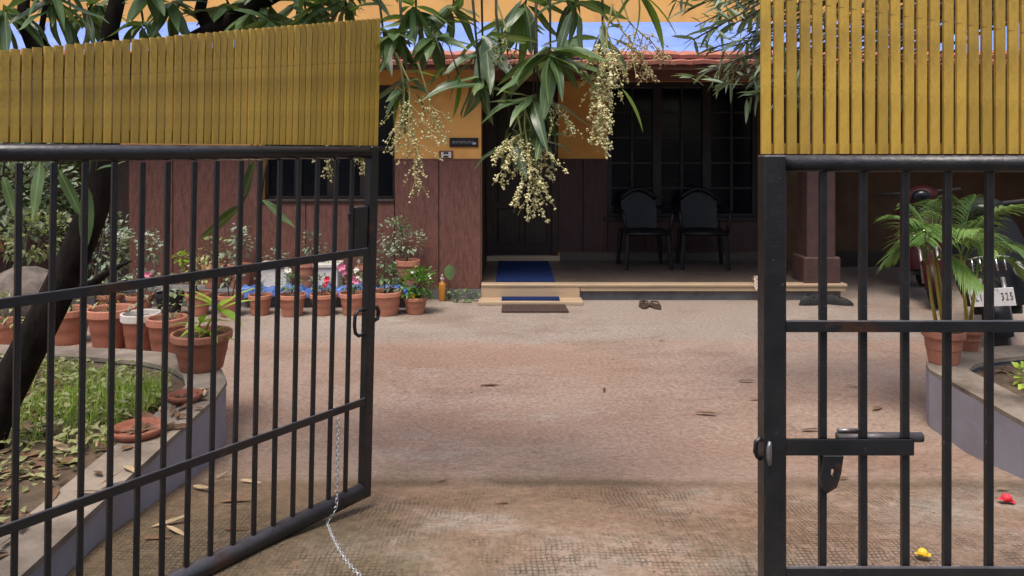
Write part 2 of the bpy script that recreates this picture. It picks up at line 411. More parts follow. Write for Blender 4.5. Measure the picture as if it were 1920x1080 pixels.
class MB:
    def __init__(s):
        s.v, s.f = [], []

    def add(s, vs, fs):
        n = len(s.v)
        s.v += [tuple(x) for x in vs]
        s.f += [tuple(i + n for i in f) for f in fs]
        return s

    def box(s, x0, x1, y0, y1, z0, z1):
        vs = [(x, y, z) for z in (z0, z1) for y in (y0, y1) for x in (x0, x1)]
        return s.add(vs, [(0, 2, 3, 1), (4, 5, 7, 6), (0, 1, 5, 4), (2, 6, 7, 3), (0, 4, 6, 2), (1, 3, 7, 5)])

    def cbox(s, x0, x1, y0, y1, z0, z1, b):
        """box with chamfered vertical and top edges"""
        def ring(i, z):
            return [(x0 + i + b, y0 + i, z), (x1 - i - b, y0 + i, z), (x1 - i, y0 + i + b, z), (x1 - i, y1 - i - b, z),
                    (x1 - i - b, y1 - i, z), (x0 + i + b, y1 - i, z), (x0 + i, y1 - i - b, z), (x0 + i, y0 + i + b, z)]
        vs = ring(0, z0) + ring(0, z1 - b) + ring(b * 0.7, z1)
        fs = [tuple(range(7, -1, -1)), tuple(range(16, 24))]
        for k in (0, 8):
            fs += [(k + i, k + (i + 1) % 8, k + 8 + (i + 1) % 8, k + 8 + i) for i in range(8)]
        return s.add(vs, fs)

    def tube(s, pts, rs, n=8, cap=True):
        pts = [Vector(p) for p in pts]
        if isinstance(rs, (int, float)):
            rs = [rs] * len(pts)
        base = len(s.v)
        up = None
        for i, p in enumerate(pts):
            t = (pts[min(i + 1, len(pts) - 1)] - pts[max(i - 1, 0)])
            t = t.normalized() if t.length > 1e-9 else Vector((0, 0, 1))
            if up is None:
                a = Vector((0, 0, 1)) if abs(t.z) < 0.9 else Vector((1, 0, 0))
                u = t.cross(a).normalized()
            else:
                u = (up - t * up.dot(t))
                u = u.normalized() if u.length > 1e-6 else t.orthogonal().normalized()
            up = u
            vv = t.cross(u)
            for k in range(n):
                a = 2 * math.pi * k / n
                s.v.append(tuple(p + (u * math.cos(a) + vv * math.sin(a)) * rs[i]))
        for i in range(len(pts) - 1):
            for k in range(n):
                a, b = base + i * n + k, base + i * n + (k + 1) % n
                s.f.append((a, b, b + n, a + n))
        if cap:
            s.f.append(tuple(base + k for k in range(n - 1, -1, -1)))
            e = base + (len(pts) - 1) * n
            s.f.append(tuple(e + k for k in range(n)))
        return s

    def lathe(s, prof, n=20, c=(0, 0, 0), cap0=True, cap1=False):
        base = len(s.v)
        for r, z in prof:
            for k in range(n):
                a = 2 * math.pi * k / n
                s.v.append((c[0] + r * math.cos(a), c[1] + r * math.sin(a), c[2] + z))
        for i in range(len(prof) - 1):
            for k in range(n):
                a, b = base + i * n + k, base + i * n + (k + 1) % n
                s.f.append((a, b, b + n, a + n))
        if cap0:
            s.f.append(tuple(base + k for k in range(n - 1, -1, -1)))
        if cap1:
            e = base + (len(prof) - 1) * n
            s.f.append(tuple(e + k for k in range(n)))
        return s

    def prism(s, poly, axis_vec):
        """poly: list of 3-D points (planar), extruded by axis_vec"""
        n = len(poly)
        a = Vector(axis_vec)
        vs = [Vector(p) for p in poly] + [Vector(p) + a for p in poly]
        fs = [tuple(range(n - 1, -1, -1)), tuple(range(n, 2 * n))]
        fs += [(i, (i + 1) % n, n + (i + 1) % n, n + i) for i in range(n)]
        return s.add(vs, fs)

    def ball(s, c, r, k=1):
        c = Vector(c)
        if isinstance(r, (int, float)):
            r = (r, r, r)
        vs = [c + Vector(q) for q in ((r[0], 0, 0), (-r[0], 0, 0), (0, r[1], 0), (0, -r[1], 0), (0, 0, r[2]), (0, 0, -r[2]))]
        return s.add(vs, [(0, 2, 4), (2, 1, 4), (1, 3, 4), (3, 0, 4), (2, 0, 5), (1, 2, 5), (3, 1, 5), (0, 3, 5)])

    def sphere(s, c, r, n=12, m=8):
        if isinstance(r, (int, float)):
            r = (r, r, r)
        base = len(s.v)
        for i in range(m + 1):
            t = math.pi * i / m
            for k in range(n):
                a = 2 * math.pi * k / n
                s.v.append((c[0] + r[0] * math.sin(t) * math.cos(a), c[1] + r[1] * math.sin(t) * math.sin(a), c[2] + r[2] * math.cos(t)))
        for i in range(m):
            for k in range(n):
                a, b = base + i * n + k, base + i * n + (k + 1) % n
                s.f.append((a, a + n, b + n, b))
        return s

    def leaf(s, p, d, nrm, L, W, droop=0.0, seg=2):
        """lanceolate leaf from p along d, folded along its midrib"""
        d = Vector(d).normalized()
        nrm = Vector(nrm)
        sd = d.cross(nrm)
        sd = sd.normalized() if sd.length > 1e-6 else d.orthogonal().normalized()
        up = sd.cross(d)
        p = Vector(p)
        vs, fs = [p], []
        for i in range(1, seg + 1):
            t = i / (seg + 1)
            wv = W * 0.5 * math.sin(math.pi * (t ** 0.8)) ** 0.75
            c = p + d * (L * t) - Vector((0, 0, 1)) * (droop * L * t * t)
            vs += [c + sd * wv + up * wv * 0.25, c, c - sd * wv + up * wv * 0.25]
        vs.append(p + d * L - Vector((0, 0, 1)) * (droop * L))
        fs += [(0, 1, 2), (0, 2, 3)]
        for i in range(seg - 1):
            k = 1 + 3 * i
            fs += [(k, k + 3, k + 4, k + 1), (k + 1, k + 4, k + 5, k + 2)]
        k = 1 + 3 * (seg - 1)
        e = len(vs) - 1
        fs += [(k, e, k + 1), (k + 1, e, k + 2)]
        return s.add(vs, fs)

    def mesh(s, name, m, smooth=False):
        me = bpy.data.meshes.new(name)
        me.from_pydata(s.v, [], s.f)
        if m is not None:
            me.materials.append(M[m] if isinstance(m, str) else m)
        if smooth:
            me.polygons.foreach_set('use_smooth', [True] * len(me.polygons))
        me.update()
        return me

    def build(s, name, m, parent=None, smooth=False, local=False):
        return obj(name, s.mesh(name, m, smooth), parent, None, local)


def obj(name, me, parent=None, basis=None, local=False):
    o = bpy.data.objects.new(name, me)
    col.objects.link(o)
    if basis is not None:
        o.matrix_basis = basis
    if parent is not None:
        o.parent = parent
        if not local:
            o.matrix_parent_inverse = wm[parent.name].inverted()
        wm[o.name] = (wm[parent.name] if local else Matrix()) @ o.matrix_basis
    else:
        wm[o.name] = o.matrix_basis.copy()
    return o


def tag(o, label, cat, group=None, kind=None):
    if label:
        o['label'] = label
    if cat:
        o['category'] = cat
    if group:
        o['group'] = group
    if kind:
        o['kind'] = kind
    return o


def thing(name, loc, label, cat, group=None, rz=0.0, basis=None):
    b = basis if basis is not None else Matrix.Translation(Vector(loc)) @ Matrix.Rotation(rz, 4, 'Z')
    o = obj(name, None, None, b)
    o.empty_display_size = 0.1
    return tag(o, label, cat, group)


def struct(o):
    o['kind'] = 'structure'
    return o


def text_mesh(txt, size, m):
    cu = bpy.data.curves.new('txt', 'FONT')
    cu.body = txt
    cu.size = size
    cu.align_x = 'CENTER'
    cu.align_y = 'CENTER'
    cu.extrude = 0.0008
    to = bpy.data.objects.new('txt', cu)
    col.objects.link(to)
    dg = bpy.context.evaluated_depsgraph_get()
    me = bpy.data.meshes.new_from_object(to.evaluated_get(dg))
    bpy.data.objects.remove(to)
    me.materials.clear()
    me.materials.append(M[m])
    return me


# ------------------------------------------------------------------ ground, drive, street
g = MB()
g.add([(-600, -600, -0.06), (600, -600, -0.06), (600, 900, -0.06), (-600, 900, -0.06)], [(0, 1, 2, 3)])
struct(g.build('ground', 'earth'))


def sheet(name, x0, x1, y0, y1, nx, ny, zf, m, parent=None, thick=0.12):
    s = MB()
    vs, fs = [], []
    for j in range(ny + 1):
        for i in range(nx + 1):
            x = x0 + (x1 - x0) * i / nx
            y = y0 + (y1 - y0) * j / ny
            vs.append((x, y, zf(x, y)))
    for j in range(ny):
        for i in range(nx):
            a = j * (nx + 1) + i
            fs.append((a, a + 1, a + nx + 2, a + nx + 1))
    s.add(vs, fs)
    # skirts
    for (a, b) in [((x0, y0), (x1, y0)), ((x0, y1), (x1, y1))]:
        k = 24
        for i in range(k):
            xa, xb = a[0] + (b[0] - a[0]) * i / k, a[0] + (b[0] - a[0]) * (i + 1) / k
            s.add([(xa, a[1], zf(xa, a[1])), (xb, a[1], zf(xb, a[1])), (xb, a[1], zf(xb, a[1]) - thick), (xa, a[1], zf(xa, a[1]) - thick)], [(0, 1, 2, 3)])
    return s.build(name, m, parent, smooth=True)


def wav(x, y):
    return 0.004 * math.sin(1.7 * x + 0.6 * y) + 0.003 * math.sin(2.9 * y - 1.1 * x)


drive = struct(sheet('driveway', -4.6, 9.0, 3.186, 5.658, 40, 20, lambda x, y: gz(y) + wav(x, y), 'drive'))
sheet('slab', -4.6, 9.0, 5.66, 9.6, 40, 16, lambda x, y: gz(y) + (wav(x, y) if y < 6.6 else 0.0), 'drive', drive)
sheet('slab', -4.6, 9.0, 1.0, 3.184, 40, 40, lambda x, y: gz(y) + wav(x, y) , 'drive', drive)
struct(sheet('street', -60, 60, -9.0, 0.99, 10, 4, lambda x, y: 0.165, 'street'))

# ------------------------------------------------------------------ house
WY = 7.31      # front wall
BY = 8.75      # verandah back wall
DZ = 1.37      # top of dado
house = thing('house', (0, WY, 0), 'orange house with maroon panelled dado, tiled eave and shaded verandah', 'house')


def wall(name, x0, x1, y0, y1, z0, z1, m='orange'):
    return MB().box(x0, x1, y0, y1, z0, z1).build(name, m, house)


pX = [(px - 960) / 189.74 for px in (76, 159, 242, 325, 408, 491, 574, 657, 740, 823, 902)]


def panels(xs, y, z0, z1, holes=(), m='dado'):
    for a, b in zip(xs[:-1], xs[1:]):
        zt = z1
        for (h0, h1, hz) in holes:
            if a > h0 - 0.05 and b < h1 + 0.05:
                zt = hz
        MB().cbox(a + 0.004, b - 0.004, y - 0.014, y + 0.004, z0, zt, 0.003).build('panel', m, house)


# front wall: left of window, under window, over window, right of window
WX0, WX1, WZ0, WZ1 = pX[5] + 0.0, pX[8], 0.95, 2.12
wall('wall', -3.94, WX0, WY, WY + 0.22, 0.0, 2.44)
wall('wall', WX0, WX1, WY, WY + 0.22, 0.0, WZ0 - 0.001)
wall('wall', WX0, WX1, WY, WY + 0.22, WZ1, 2.44)
wall('wall', WX1, pX[10], WY, WY + 0.22, 0.0, 2.44)
wall('wall', pX[10] - 0.2, pX[10] - 0.002, WY + 0.221, BY + 0.2, 0.0, 2.44, 'dado_shade')
bk = MB()
bk.box(-3.94, WX0, WY - 0.003, WY + 0.001, 0.1, DZ - 0.004)
bk.box(WX0, WX1, WY - 0.003, WY + 0.001, 0.1, WZ0 - 0.01)
bk.box(WX1, pX[10], WY - 0.003, WY + 0.001, 0.1, DZ - 0.004)
bk.build('panel_backing', 'groovegap', house)
panels(pX[2:6], WY, 0.10, DZ)
panels(pX[5:9], WY, 0.10, WZ0)
panels(pX[8:11], WY, 0.10, DZ)
for a, b in ((-3.94, WX0 - 0.01), (WX1 + 0.01, pX[10])):
    MB().cbox(a, b, WY - 0.017, WY + 0.002, DZ + 0.001, DZ + 0.014, 0.003).build('dado_cap', 'peach' if a < -2 else 'beam', house)
MB().box(-3.94, pX[10] + 0.003, WY - 0.025, WY - 0.001, 0.0, 0.098).build('plinth', 'plinth', house)
# window in the front wall
wf = MB()
for z0, z1 in ((WZ0, WZ0 + 0.06), (WZ1 - 0.07, WZ1), (1.46, 1.51)):
    wf.box(WX0, WX1, WY + 0.10, WY + 0.16, z0, z1)
ww = (WX1 - WX0)
for i in range(5):
    x = WX0 + ww * i / 4
    wf.box(max(WX0, x - 0.035), min(WX1, x + 0.035), WY + 0.095, WY + 0.155, WZ0 + 0.06, WZ1 - 0.07)
win = wf.build('window', 'wood', house)
for i in range(4):
    for z0, z1 in ((WZ0 + 0.06, 1.46), (1.51, WZ1 - 0.07)):
        x0, x1 = WX0 + ww * i / 4 + 0.035, WX0 + ww * (i + 1) / 4 - 0.035
        MB().box(x0, x1, WY + 0.125, WY + 0.131, z0, z1).build('pane', 'glass', win)
MB().cbox(WX0 - 0.0, WX1 + 0.0, WY - 0.03, WY + 0.10, WZ0 + 0.001, WZ0 + 0.03, 0.005).build('sill', 'wood', win)
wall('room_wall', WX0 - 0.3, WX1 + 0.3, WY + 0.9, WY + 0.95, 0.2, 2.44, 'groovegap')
# set-back wing at the far left
wall('wall', -9.0, -3.945, 8.9, 9.1, 0.0, 2.44)
MB().box(-9.0, -3.945, 8.885, 8.899, 0.0, DZ).build('panel', 'dado', house)
wall('wall', -3.94, -3.74, WY + 0.221, 9.1, 0.0, 2.44)

# verandah back wall with door and window
DX0, DX1, DT = -0.30, 0.545, 2.28
VX0, VX1, VZ0, VZ1 = 1.13, 2.90, 0.66, 2.28
wall('wall', DX1, VX0, BY, BY + 0.2, 0.165, 2.44)
wall('wall', VX0, VX1, BY, BY + 0.2, 0.165, VZ0)
wall('wall', VX0, VX1, BY, BY + 0.2, VZ1, 2.44)
wall('wall', VX1, 3.45, BY, BY + 0.2, 0.0, 2.44, 'carport')
wall('wall', DX0 - 0.005, DX1, BY, BY + 0.2, DT, 2.44)
wall('wall', -9.0, 3.24, 9.8, 9.95, 0.0, 2.44)
xs = [DX1, 0.84, VX0]
panels(xs, BY, 0.27, DZ, m='dado_shade')
panels([VX0, 1.57, 2.01, 2.45, VX1], BY, 0.27, VZ0 - 0.02, m='dado_shade')
panels([VX1, 3.2], BY, 0.27, DZ, m='dado_shade')
MB().box(DX1, VX0, BY - 0.002, BY + 0.001, 0.27, DZ - 0.002).box(VX0, VX1, BY - 0.002, BY + 0.001, 0.27, VZ0 - 0.021).build('panel_backing', 'groovegap', house)
for a, b in ((DX1 + 0.02, 3.2), ):
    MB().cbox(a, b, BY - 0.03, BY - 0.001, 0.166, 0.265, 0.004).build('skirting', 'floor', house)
MB().cbox(DX0, DX1 + 0.019, BY - 0.05, BY + 0.1, 0.166, 0.225, 0.004).build('threshold', 'stone', house)
# door
df = MB()
df.box(DX0, DX0 + 0.07, BY - 0.02, BY + 0.08, 0.226, DT)
df.box(DX1 - 0.07, DX1, BY - 0.02, BY + 0.08, 0.226, DT)
df.box(DX0 + 0.07, DX1 - 0.07, BY - 0.02, BY + 0.08, DT - 0.07, DT)
door = df.build('door', 'wood', house)
MB().box(DX0 + 0.07, DX1 - 0.07, BY + 0.03, BY + 0.07, 0.226, DT - 0.07).build('door_leaf', 'wood', door)
dxa, dxb = DX0 + 0.07, DX1 - 0.07
dm = (dxa + dxb) / 2
for x0, x1 in ((dxa + 0.06, dm - 0.03), (dm + 0.03, dxb - 0.06)):
    for z0, z1 in ((0.36, 0.78), (0.86, 1.28), (1.36, 2.08)):
        pm = MB().cbox(x0, x1, BY + 0.012, BY + 0.031, z0, z1, 0.008)
        cx, cz = (x0 + x1) / 2, (z0 + z1) / 2
        for r0, th in ((0.105, 0.012), (0.06, 0.02)):
            ring = [(cx + r0 * math.cos(a * math.pi / 9), BY + 0.013, cz + r0 * math.sin(a * math.pi / 9)) for a in range(18)]
            pm.prism(ring, (0, -th, 0))
        pm.build('door_panel', 'wood', door)
MB().tube([(dm + 0.02, BY + 0.03, 1.2), (dm + 0.02, BY - 0.03, 1.2), (dm + 0.02, BY - 0.03, 1.08), (dm + 0.02, BY + 0.03, 1.08)], 0.009, 6).build('handle', 'steel', door)
# verandah window: three double casements
vf = MB()
vf.box(VX0, VX1, BY + 0.02, BY + 0.10, VZ0, VZ0 + 0.06)
vf.box(VX0, VX1, BY + 0.02, BY + 0.10, VZ1 - 0.06, VZ1)
vw = VX1 - VX0
for i in range(4):
    x = VX0 + vw * i / 3
    vf.box(max(VX0, x - 0.05), min(VX1, x + 0.05), BY + 0.015, BY + 0.095, VZ0 + 0.06, VZ1 - 0.06)
for i in range(3):
    x = VX0 + vw * (i + 0.5) / 3
    vf.box(x - 0.014, x + 0.014, BY + 0.025, BY + 0.09, VZ0 + 0.06, VZ1 - 0.06)
    for k in range(1, 5):
        z = VZ0 + 0.06 + (VZ1 - VZ0 - 0.12) * k / 5
        xa, xb = VX0 + vw * i / 3 + 0.05, VX0 + vw * (i + 1) / 3 - 0.05
        vf.box(xa, x - 0.014, BY + 0.03, BY + 0.085, z - 0.011, z + 0.011)
        vf.box(x + 0.014, xb, BY + 0.03, BY + 0.085, z - 0.011, z + 0.011)
vwin = vf.build('window', 'wood2', house)
for i in range(3):
    x = VX0 + vw * (i + 0.5) / 3
    for xa, xb in ((VX0 + vw * i / 3 + 0.05, x - 0.014), (x + 0.014, VX0 + vw * (i + 1) / 3 - 0.05)):
        for k in range(5):
            z0 = VZ0 + 0.06 + (VZ1 - VZ0 - 0.12) * k / 5 + 0.011
            z1 = VZ0 + 0.06 + (VZ1 - VZ0 - 0.12) * (k + 1) / 5 - 0.011
            MB().box(xa, xb, BY + 0.055, BY + 0.06, z0, z1).build('pane', 'glass', vwin)
MB().cbox(VX0 - 0.04, VX1 + 0.04, BY - 0.05, BY + 0.019, VZ0 - 0.018, VZ0 + 0.02, 0.005).build('sill', 'wood2', vwin)
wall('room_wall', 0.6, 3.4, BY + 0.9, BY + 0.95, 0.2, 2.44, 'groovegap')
# verandah pillar and beam
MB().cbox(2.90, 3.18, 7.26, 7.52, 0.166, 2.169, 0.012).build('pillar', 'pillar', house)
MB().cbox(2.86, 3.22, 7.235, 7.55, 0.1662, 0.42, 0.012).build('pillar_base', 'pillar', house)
MB().box(pX[10] - 0.001, 7.6, 7.30, 7.53, 2.17, 2.44).build('beam', 'beam', house)
# verandah floor
MB().box(pX[10] + 0.001, 3.22, 7.25, BY + 0.2, 0.0, 0.094).build('platform_base', 'plinth', house)
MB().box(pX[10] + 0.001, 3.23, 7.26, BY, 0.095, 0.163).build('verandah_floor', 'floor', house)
MB().cbox(0.665, 3.25, 7.20, 7.2595, 0.096, 0.142, 0.004).build('floor_edge', 'stone', house)
MB().cbox(-0.30, 3.262, 7.188, 7.30, 0.1425, 0.1655, 0.005).build('nosing', 'stone', house)
MB().cbox(-0.30, 0.66, 7.195, 7.249, 0.036, 0.1422, 0.004).build('riser', 'stone', house)
MB().cbox(-0.32, 0.675, 6.985, 7.1945, 0.005, 0.036, 0.005).build('step', 'stone', house)
# carport: back and side walls
wall('wall', 3.45, 8.2, 9.35, 9.55, 0.0, 2.44, 'carport')
MB().box(3.45, 8.2, 9.335, 9.349, 0.0, 0.20).build('skirting', 'wood', house)
wall('wall', 8.0, 8.2, 7.2, 9.349, 0.0, 2.44)
wall('wall', 3.25, 3.449, BY + 0.201, 9.55, 0.0, 2.44, 'carport')
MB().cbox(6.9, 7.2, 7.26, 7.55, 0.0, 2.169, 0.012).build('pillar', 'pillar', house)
# ceiling, sloping roof, tiles, upper storey
MB().box(-9.0, 8.2, 7.29, 9.55, 2.441, 2.49).build('ceiling', 'ceil', house)
rf = MB()
prof = [(6.90, 2.34), (7.99, 2.865), (7.99, 2.80), (7.05, 2.445), (7.02, 2.445), (6.90, 2.285)]
rf.prism([(-9.2, y, z) for y, z in prof], (17.4, 0, 0))
roof = rf.build('roof', 'bluero', house)


def tile_mesh(w_, l_, t_):
    s = MB()
    n = 6
    for j in (0, 1):
        for i in range(n + 1):
            x = -w_ / 2 + w_ * i / n
            z = 0.007 * math.sin(math.pi * i / n) ** 2
            s.v.append((x, l_ * j, z))
    for j in (0, 1):
        for i in range(n + 1):
            x = -w_ / 2 + w_ * i / n
            z = 0.007 * math.sin(math.pi * i / n) ** 2 - t_
            s.v.append((x, l_ * j, z))
    k = n + 1
    for i in range(n):
        s.f.append((i, i + 1, k + i + 1, k + i))
        s.f.append((2 * k + i, 3 * k + i, 3 * k + i + 1, 2 * k + i + 1))
        s.f.append((i, 2 * k + i, 2 * k + i + 1, i + 1))
        s.f.append((k + i, k + i + 1, 3 * k + i + 1, 3 * k + i))
    s.f += [(0, k, 3 * k, 2 * k), (n, 2 * k + n, 3 * k + n, k + n)]
    return s.mesh('tile', 'tile')


tm = tile_mesh(0.205, 0.16, 0.035)
for row, (y, z, pit) in enumerate(((6.80, 2.288, 14), (6.865, 2.352, 22))):
    for i in range(78):
        x = -8.1 + i * 0.21 + (0.1 if row else 0)
        b = Matrix.Translation((x, y + R.uniform(-.006, .006), z + R.uniform(-.004, .004))) @ Euler((rad(pit), 0, R.uniform(-.02, .02))).to_matrix().to_4x4()
        obj('tile', tm, roof, b)
MB().box(-8.6, 8.2, 6.86, 6.898, 2.215, 2.268).build('fascia', 'beam', house)
wall('upper_wall', -9.0, 8.2, 7.95, 8.15, 2.80, 5.6)
# upstairs window with pale frame at the right
uf = MB()
for (x0, x1, z0, z1) in ((4.3, 5.7, 2.93, 2.99), (4.3, 5.7, 3.65, 3.71), (4.3, 4.36, 2.99, 3.65), (5.64, 5.7, 2.99, 3.65), (4.97, 5.03, 2.99, 3.65)):
    uf.box(x0, x1, 7.90, 7.949, z0, z1)
uw = uf.build('window', 'white', house)
for x0, x1 in ((4.36, 4.97), (5.03, 5.64)):
    MB().box(x0, x1, 7.935, 7.945, 2.99, 3.65).build('pane', 'glass', uw)

# name board and switch plate on the wall beside the door
nb = thing('name_board', (-0.47, WY - 0.03, 1.5), 'small black name board on the orange wall beside the verandah', 'sign')
x0, x1, z0, z1 = -0.616, -0.333, 1.50, 1.59
MB().cbox(x0, x1, WY - 0.02, WY - 0.0005, z0, z1, 0.003).build('board', 'signb', nb)
lt = MB()
xx = x0 + 0.03
while xx < x1 - 0.05:
    wl = R.uniform(0.010, 0.018)
    hh = R.uniform(0.018, 0.03)
    zz = 1.545 + R.uniform(-.003, .003)
    lt.tube([(xx + wl / 2 + wl / 2 * math.cos(a), WY - 0.0205, zz + hh / 2 * math.sin(a)) for a in [k * R.uniform(.7, .95) for k in range(7)]], 0.0018, 4)
    xx += wl + 0.006
lt.build('lettering', 'printg', nb)
MB().box(x1 - 0.055, x1 - 0.022, WY - 0.0215, WY - 0.02, 1.525, 1.545).build('mark', 'printg', nb)
sp = thing('switch_plate', (-0.65, WY - 0.03, 1.38), 'cream switch plate in a brown frame just above the maroon dado', 'switch')
MB().cbox(-0.718, -0.582, WY - 0.016, WY - 0.0005, DZ + 0.016, 1.462, 0.003).build('frame', 'beam', sp)
MB().cbox(-0.700, -0.600, WY - 0.022, WY - 0.0165, DZ + 0.022, 1.452, 0.003).build('plate', 'white', sp)
for zz in (1.405, 1.440):
    MB().cbox(-0.675, -0.626, WY - 0.028, WY - 0.0225, zz - 0.009, zz + 0.009, 0.002).build('switch', 'leather', sp)

# ------------------------------------------------------------------ planters
def band(path, wdt, z0, z1):
    """wall of given width to the left of a polyline"""
    s = MB()
    n = len(path)
    inn = []
    for i, p in enumerate(path):
        a = Vector(path[max(i - 1, 0)])
        b = Vector(path[min(i + 1, n - 1)])
        t = (b - a).normalized()
        inn.append((p[0] - t.y * wdt, p[1] + t.x * wdt))
    for i in range(n):
        for q in (path[i], inn[i]):
            s.v += [(q[0], q[1], z0), (q[0], q[1], z1)]
    for i in range(n - 1):
        k = 4 * i
        s.f += [(k, k + 4, k + 5, k + 1), (k + 2, k + 3, k + 7, k + 6), (k + 1, k + 5, k + 7, k + 3), (k, k + 2, k + 6, k + 4)]
    s.f += [(0, 1, 3, 2), (4 * n - 4, 4 * n - 2, 4 * n - 1, 4 * n - 3)]
    return s, inn


PT = 0.305
lp = [(-1.32, 1.70), (-1.345, 2.4), (-1.37, 3.0), (-1.385, 3.45), (-1.43, 3.70), (-1.53, 3.90), (-1.70, 4.08), (-1.95, 4.22), (-2.3, 4.31), (-2.8, 4.38), (-4.5, 4.5)]
lplanter = thing('planter', (-1.9, 3.2, 0), 'raised weedy planter with grey rendered kerb under the mango tree', 'planter')
s, inn = band(lp, 0.17, -0.03, PT - 0.022)
s.build('wall', 'planter', lplanter)
s, inn = band([(x + 0.004 if i < 5 else x, y) for i, (x, y) in enumerate(lp)], 0.19, PT - 0.0215, PT)
s.build('coping', 'coping', lplanter)
soil = MB()
poly = inn + [(-4.6, 1.7)]
soil.add([(x, y, PT - 0.03) for x, y in poly] + [(x, y, -0.02) for x, y in poly], [tuple(range(len(poly)))])
soil.build('soil', 'bed', lplanter)

rp = [(4.5, 4.55), (3.4, 4.45), (2.9, 4.37), (2.6, 4.28), (2.38, 4.15), (2.25, 4.02), (2.20, 3.90), (2.185, 3.5), (2.16, 2.9), (2.14, 1.75)]
rplanter = thing('planter', (2.6, 3.2, 0), 'low lavender grey planter kerb holding the potted palms', 'planter')
s, inr = band(rp, 0.17, -0.03, PT - 0.022)
s.build('wall', 'planter', rplanter)
s, inr = band(rp, 0.20, PT - 0.0215, PT)
s.build('coping', 'coping', rplanter)
soil = MB()
poly = inr + [(4.6, 1.7)]
soil.add([(x, y, PT - 0.04) for x, y in poly], [tuple(range(len(poly)))])
soil.build('soil', 'bed', rplanter)
# ------------------------------------------------------------------ gates
def slat_mesh(wd):
    return MB().cbox(-wd / 2, wd / 2, -0.005, 0.005, 0, 1, 0.0013).mesh('slat', 'gold')


def bar_mesh(wd, hh, m='black'):
    return MB().cbox(-wd / 2, wd / 2, -wd / 2, wd / 2, 0, hh, 0.002).mesh('bar', m)


def lbuild(mb, name, m, parent, smooth=False):
    return mb.build(name, m, parent, smooth, local=True)


# left gate, swung inwards, leaning a little
dx, dy = 0.597, 0.803
U0 = 0.50
org = Vector((-1.19, 1.787, 0)) - Vector((dx, dy, 0)) * U0 + Vector((-dy, dx, 0)) * 0.046
GM = Matrix(((dx, -dy, 0, org.x), (dy, dx, 0, org.y), (0, 0, 1, 0), (0, 0, 0, 1))) @ Matrix.Rotation(rad(1.9), 4, 'X')
lg = thing('gate', None, 'black barred gate leaf swung open beside the weedy planter, gold slats on top', 'gate', basis=GM)
UE = U0 + 1.136
lbuild(MB().cbox(UE - 0.019, UE + 0.019, -0.019, 0.019, 0.185, 1.472, 0.004), 'post', 'black', lg)
lbuild(MB().cbox(-0.022, 0.022, -0.022, 0.022, 0.185, 1.472, 0.004), 'post', 'black', lg)
lbuild(MB().tube([(0.02, 0, 1.449), (UE - 0.021, 0, 1.449)], 0.022, 14), 'rail', 'black', lg, True)
lbuild(MB().tube([(0.02, 0, 0.207), (UE - 0.02, 0, 0.207)], 0.029, 16), 'rail', 'black', lg, True)
for z in (1.092, 0.545):
    lbuild(MB().cbox(0.021, UE - 0.021, -0.019, -0.011, z - 0.013, z + 0.013, 0.002), 'rail', 'black', lg)
bm = bar_mesh(0.0138, 1.195)
for i in range(-6, 15):
    u = U0 + i * 0.0745 + R.uniform(-.002, .002)
    if 0.03 < u < UE - 0.04:
        obj('bar', bm, lg, Matrix.Translation((u, 0, 0.229)) @ Matrix.Rotation(R.uniform(-.003, .003), 4, 'Y'), True)
sm = slat_mesh(0.0200)
ns = int((UE + 0.03) / 0.0237)
for i in range(ns + 1):
    u = UE + 0.022 - i * 0.0237 - 0.0096
    if u < -0.02:
        break
    top = 1.45 + 0.24 + (u - U0 + 0.045) / 1.181 * 0.246 + R.uniform(-.0006, .0006)
    b = Matrix.Translation((u, -0.002 + R.uniform(-.002, .002), 1.4745)) @ Matrix.Rotation(R.uniform(-.004, .004), 4, 'Y') @ Matrix.Rotation(R.uniform(-.03, .03), 4, 'Z') @ Matrix.Diagonal((1, 1, top - 1.4745, 1))
    obj('slat', sm, lg, b, True)
lbuild(MB().cbox(-0.02, UE + 0.02, 0.0065, 0.0115, 1.475, 1.512, 0.001), 'backing_strip', 'gold', lg)
lbuild(MB().prism([(0.0, 0.0075, 1.57), (UE + 0.02, 0.0075, 1.83), (UE + 0.02, 0.0075, 1.86), (0.0, 0.0075, 1.60)], (0, 0.005, 0)), 'backing_strip', 'gold', lg)
# lock box, pull loop and staple near the free end
lbuild(MB().cbox(UE - 0.085, UE - 0.0225, -0.012, 0.02, 1.10, 1.255, 0.003).cbox(UE - 0.105, UE - 0.0855, -0.004, 0.006, 1.205, 1.235, 0.002), 'lock_box', 'black', lg)
loop = [(UE - 0.0225, 0.0, 0.877), (UE - 0.05, 0.0, 0.878), (UE - 0.064, 0.0, 0.862), (UE - 0.066, 0.0, 0.825), (UE - 0.060, 0.0, 0.797), (UE - 0.045, 0.0, 0.785), (UE - 0.0225, 0.0, 0.787)]
lbuild(MB().tube(loop, 0.0065, 8), 'pull_loop', 'black', lg, True)
st = [(UE + 0.0225, 0, 0.878), (UE + 0.04, 0, 0.875), (UE + 0.05, 0, 0.855), (UE + 0.045, 0, 0.832), (UE + 0.0225, 0, 0.826)]
lbuild(MB().tube(st, 0.008, 8), 'staple', 'black', lg, True)
for z in (0.35, 1.3):
    lbuild(MB().tube([(-0.03, 0, z), (-0.03, 0, z + 0.09)], 0.014, 10), 'hinge', 'steel', lg, True)

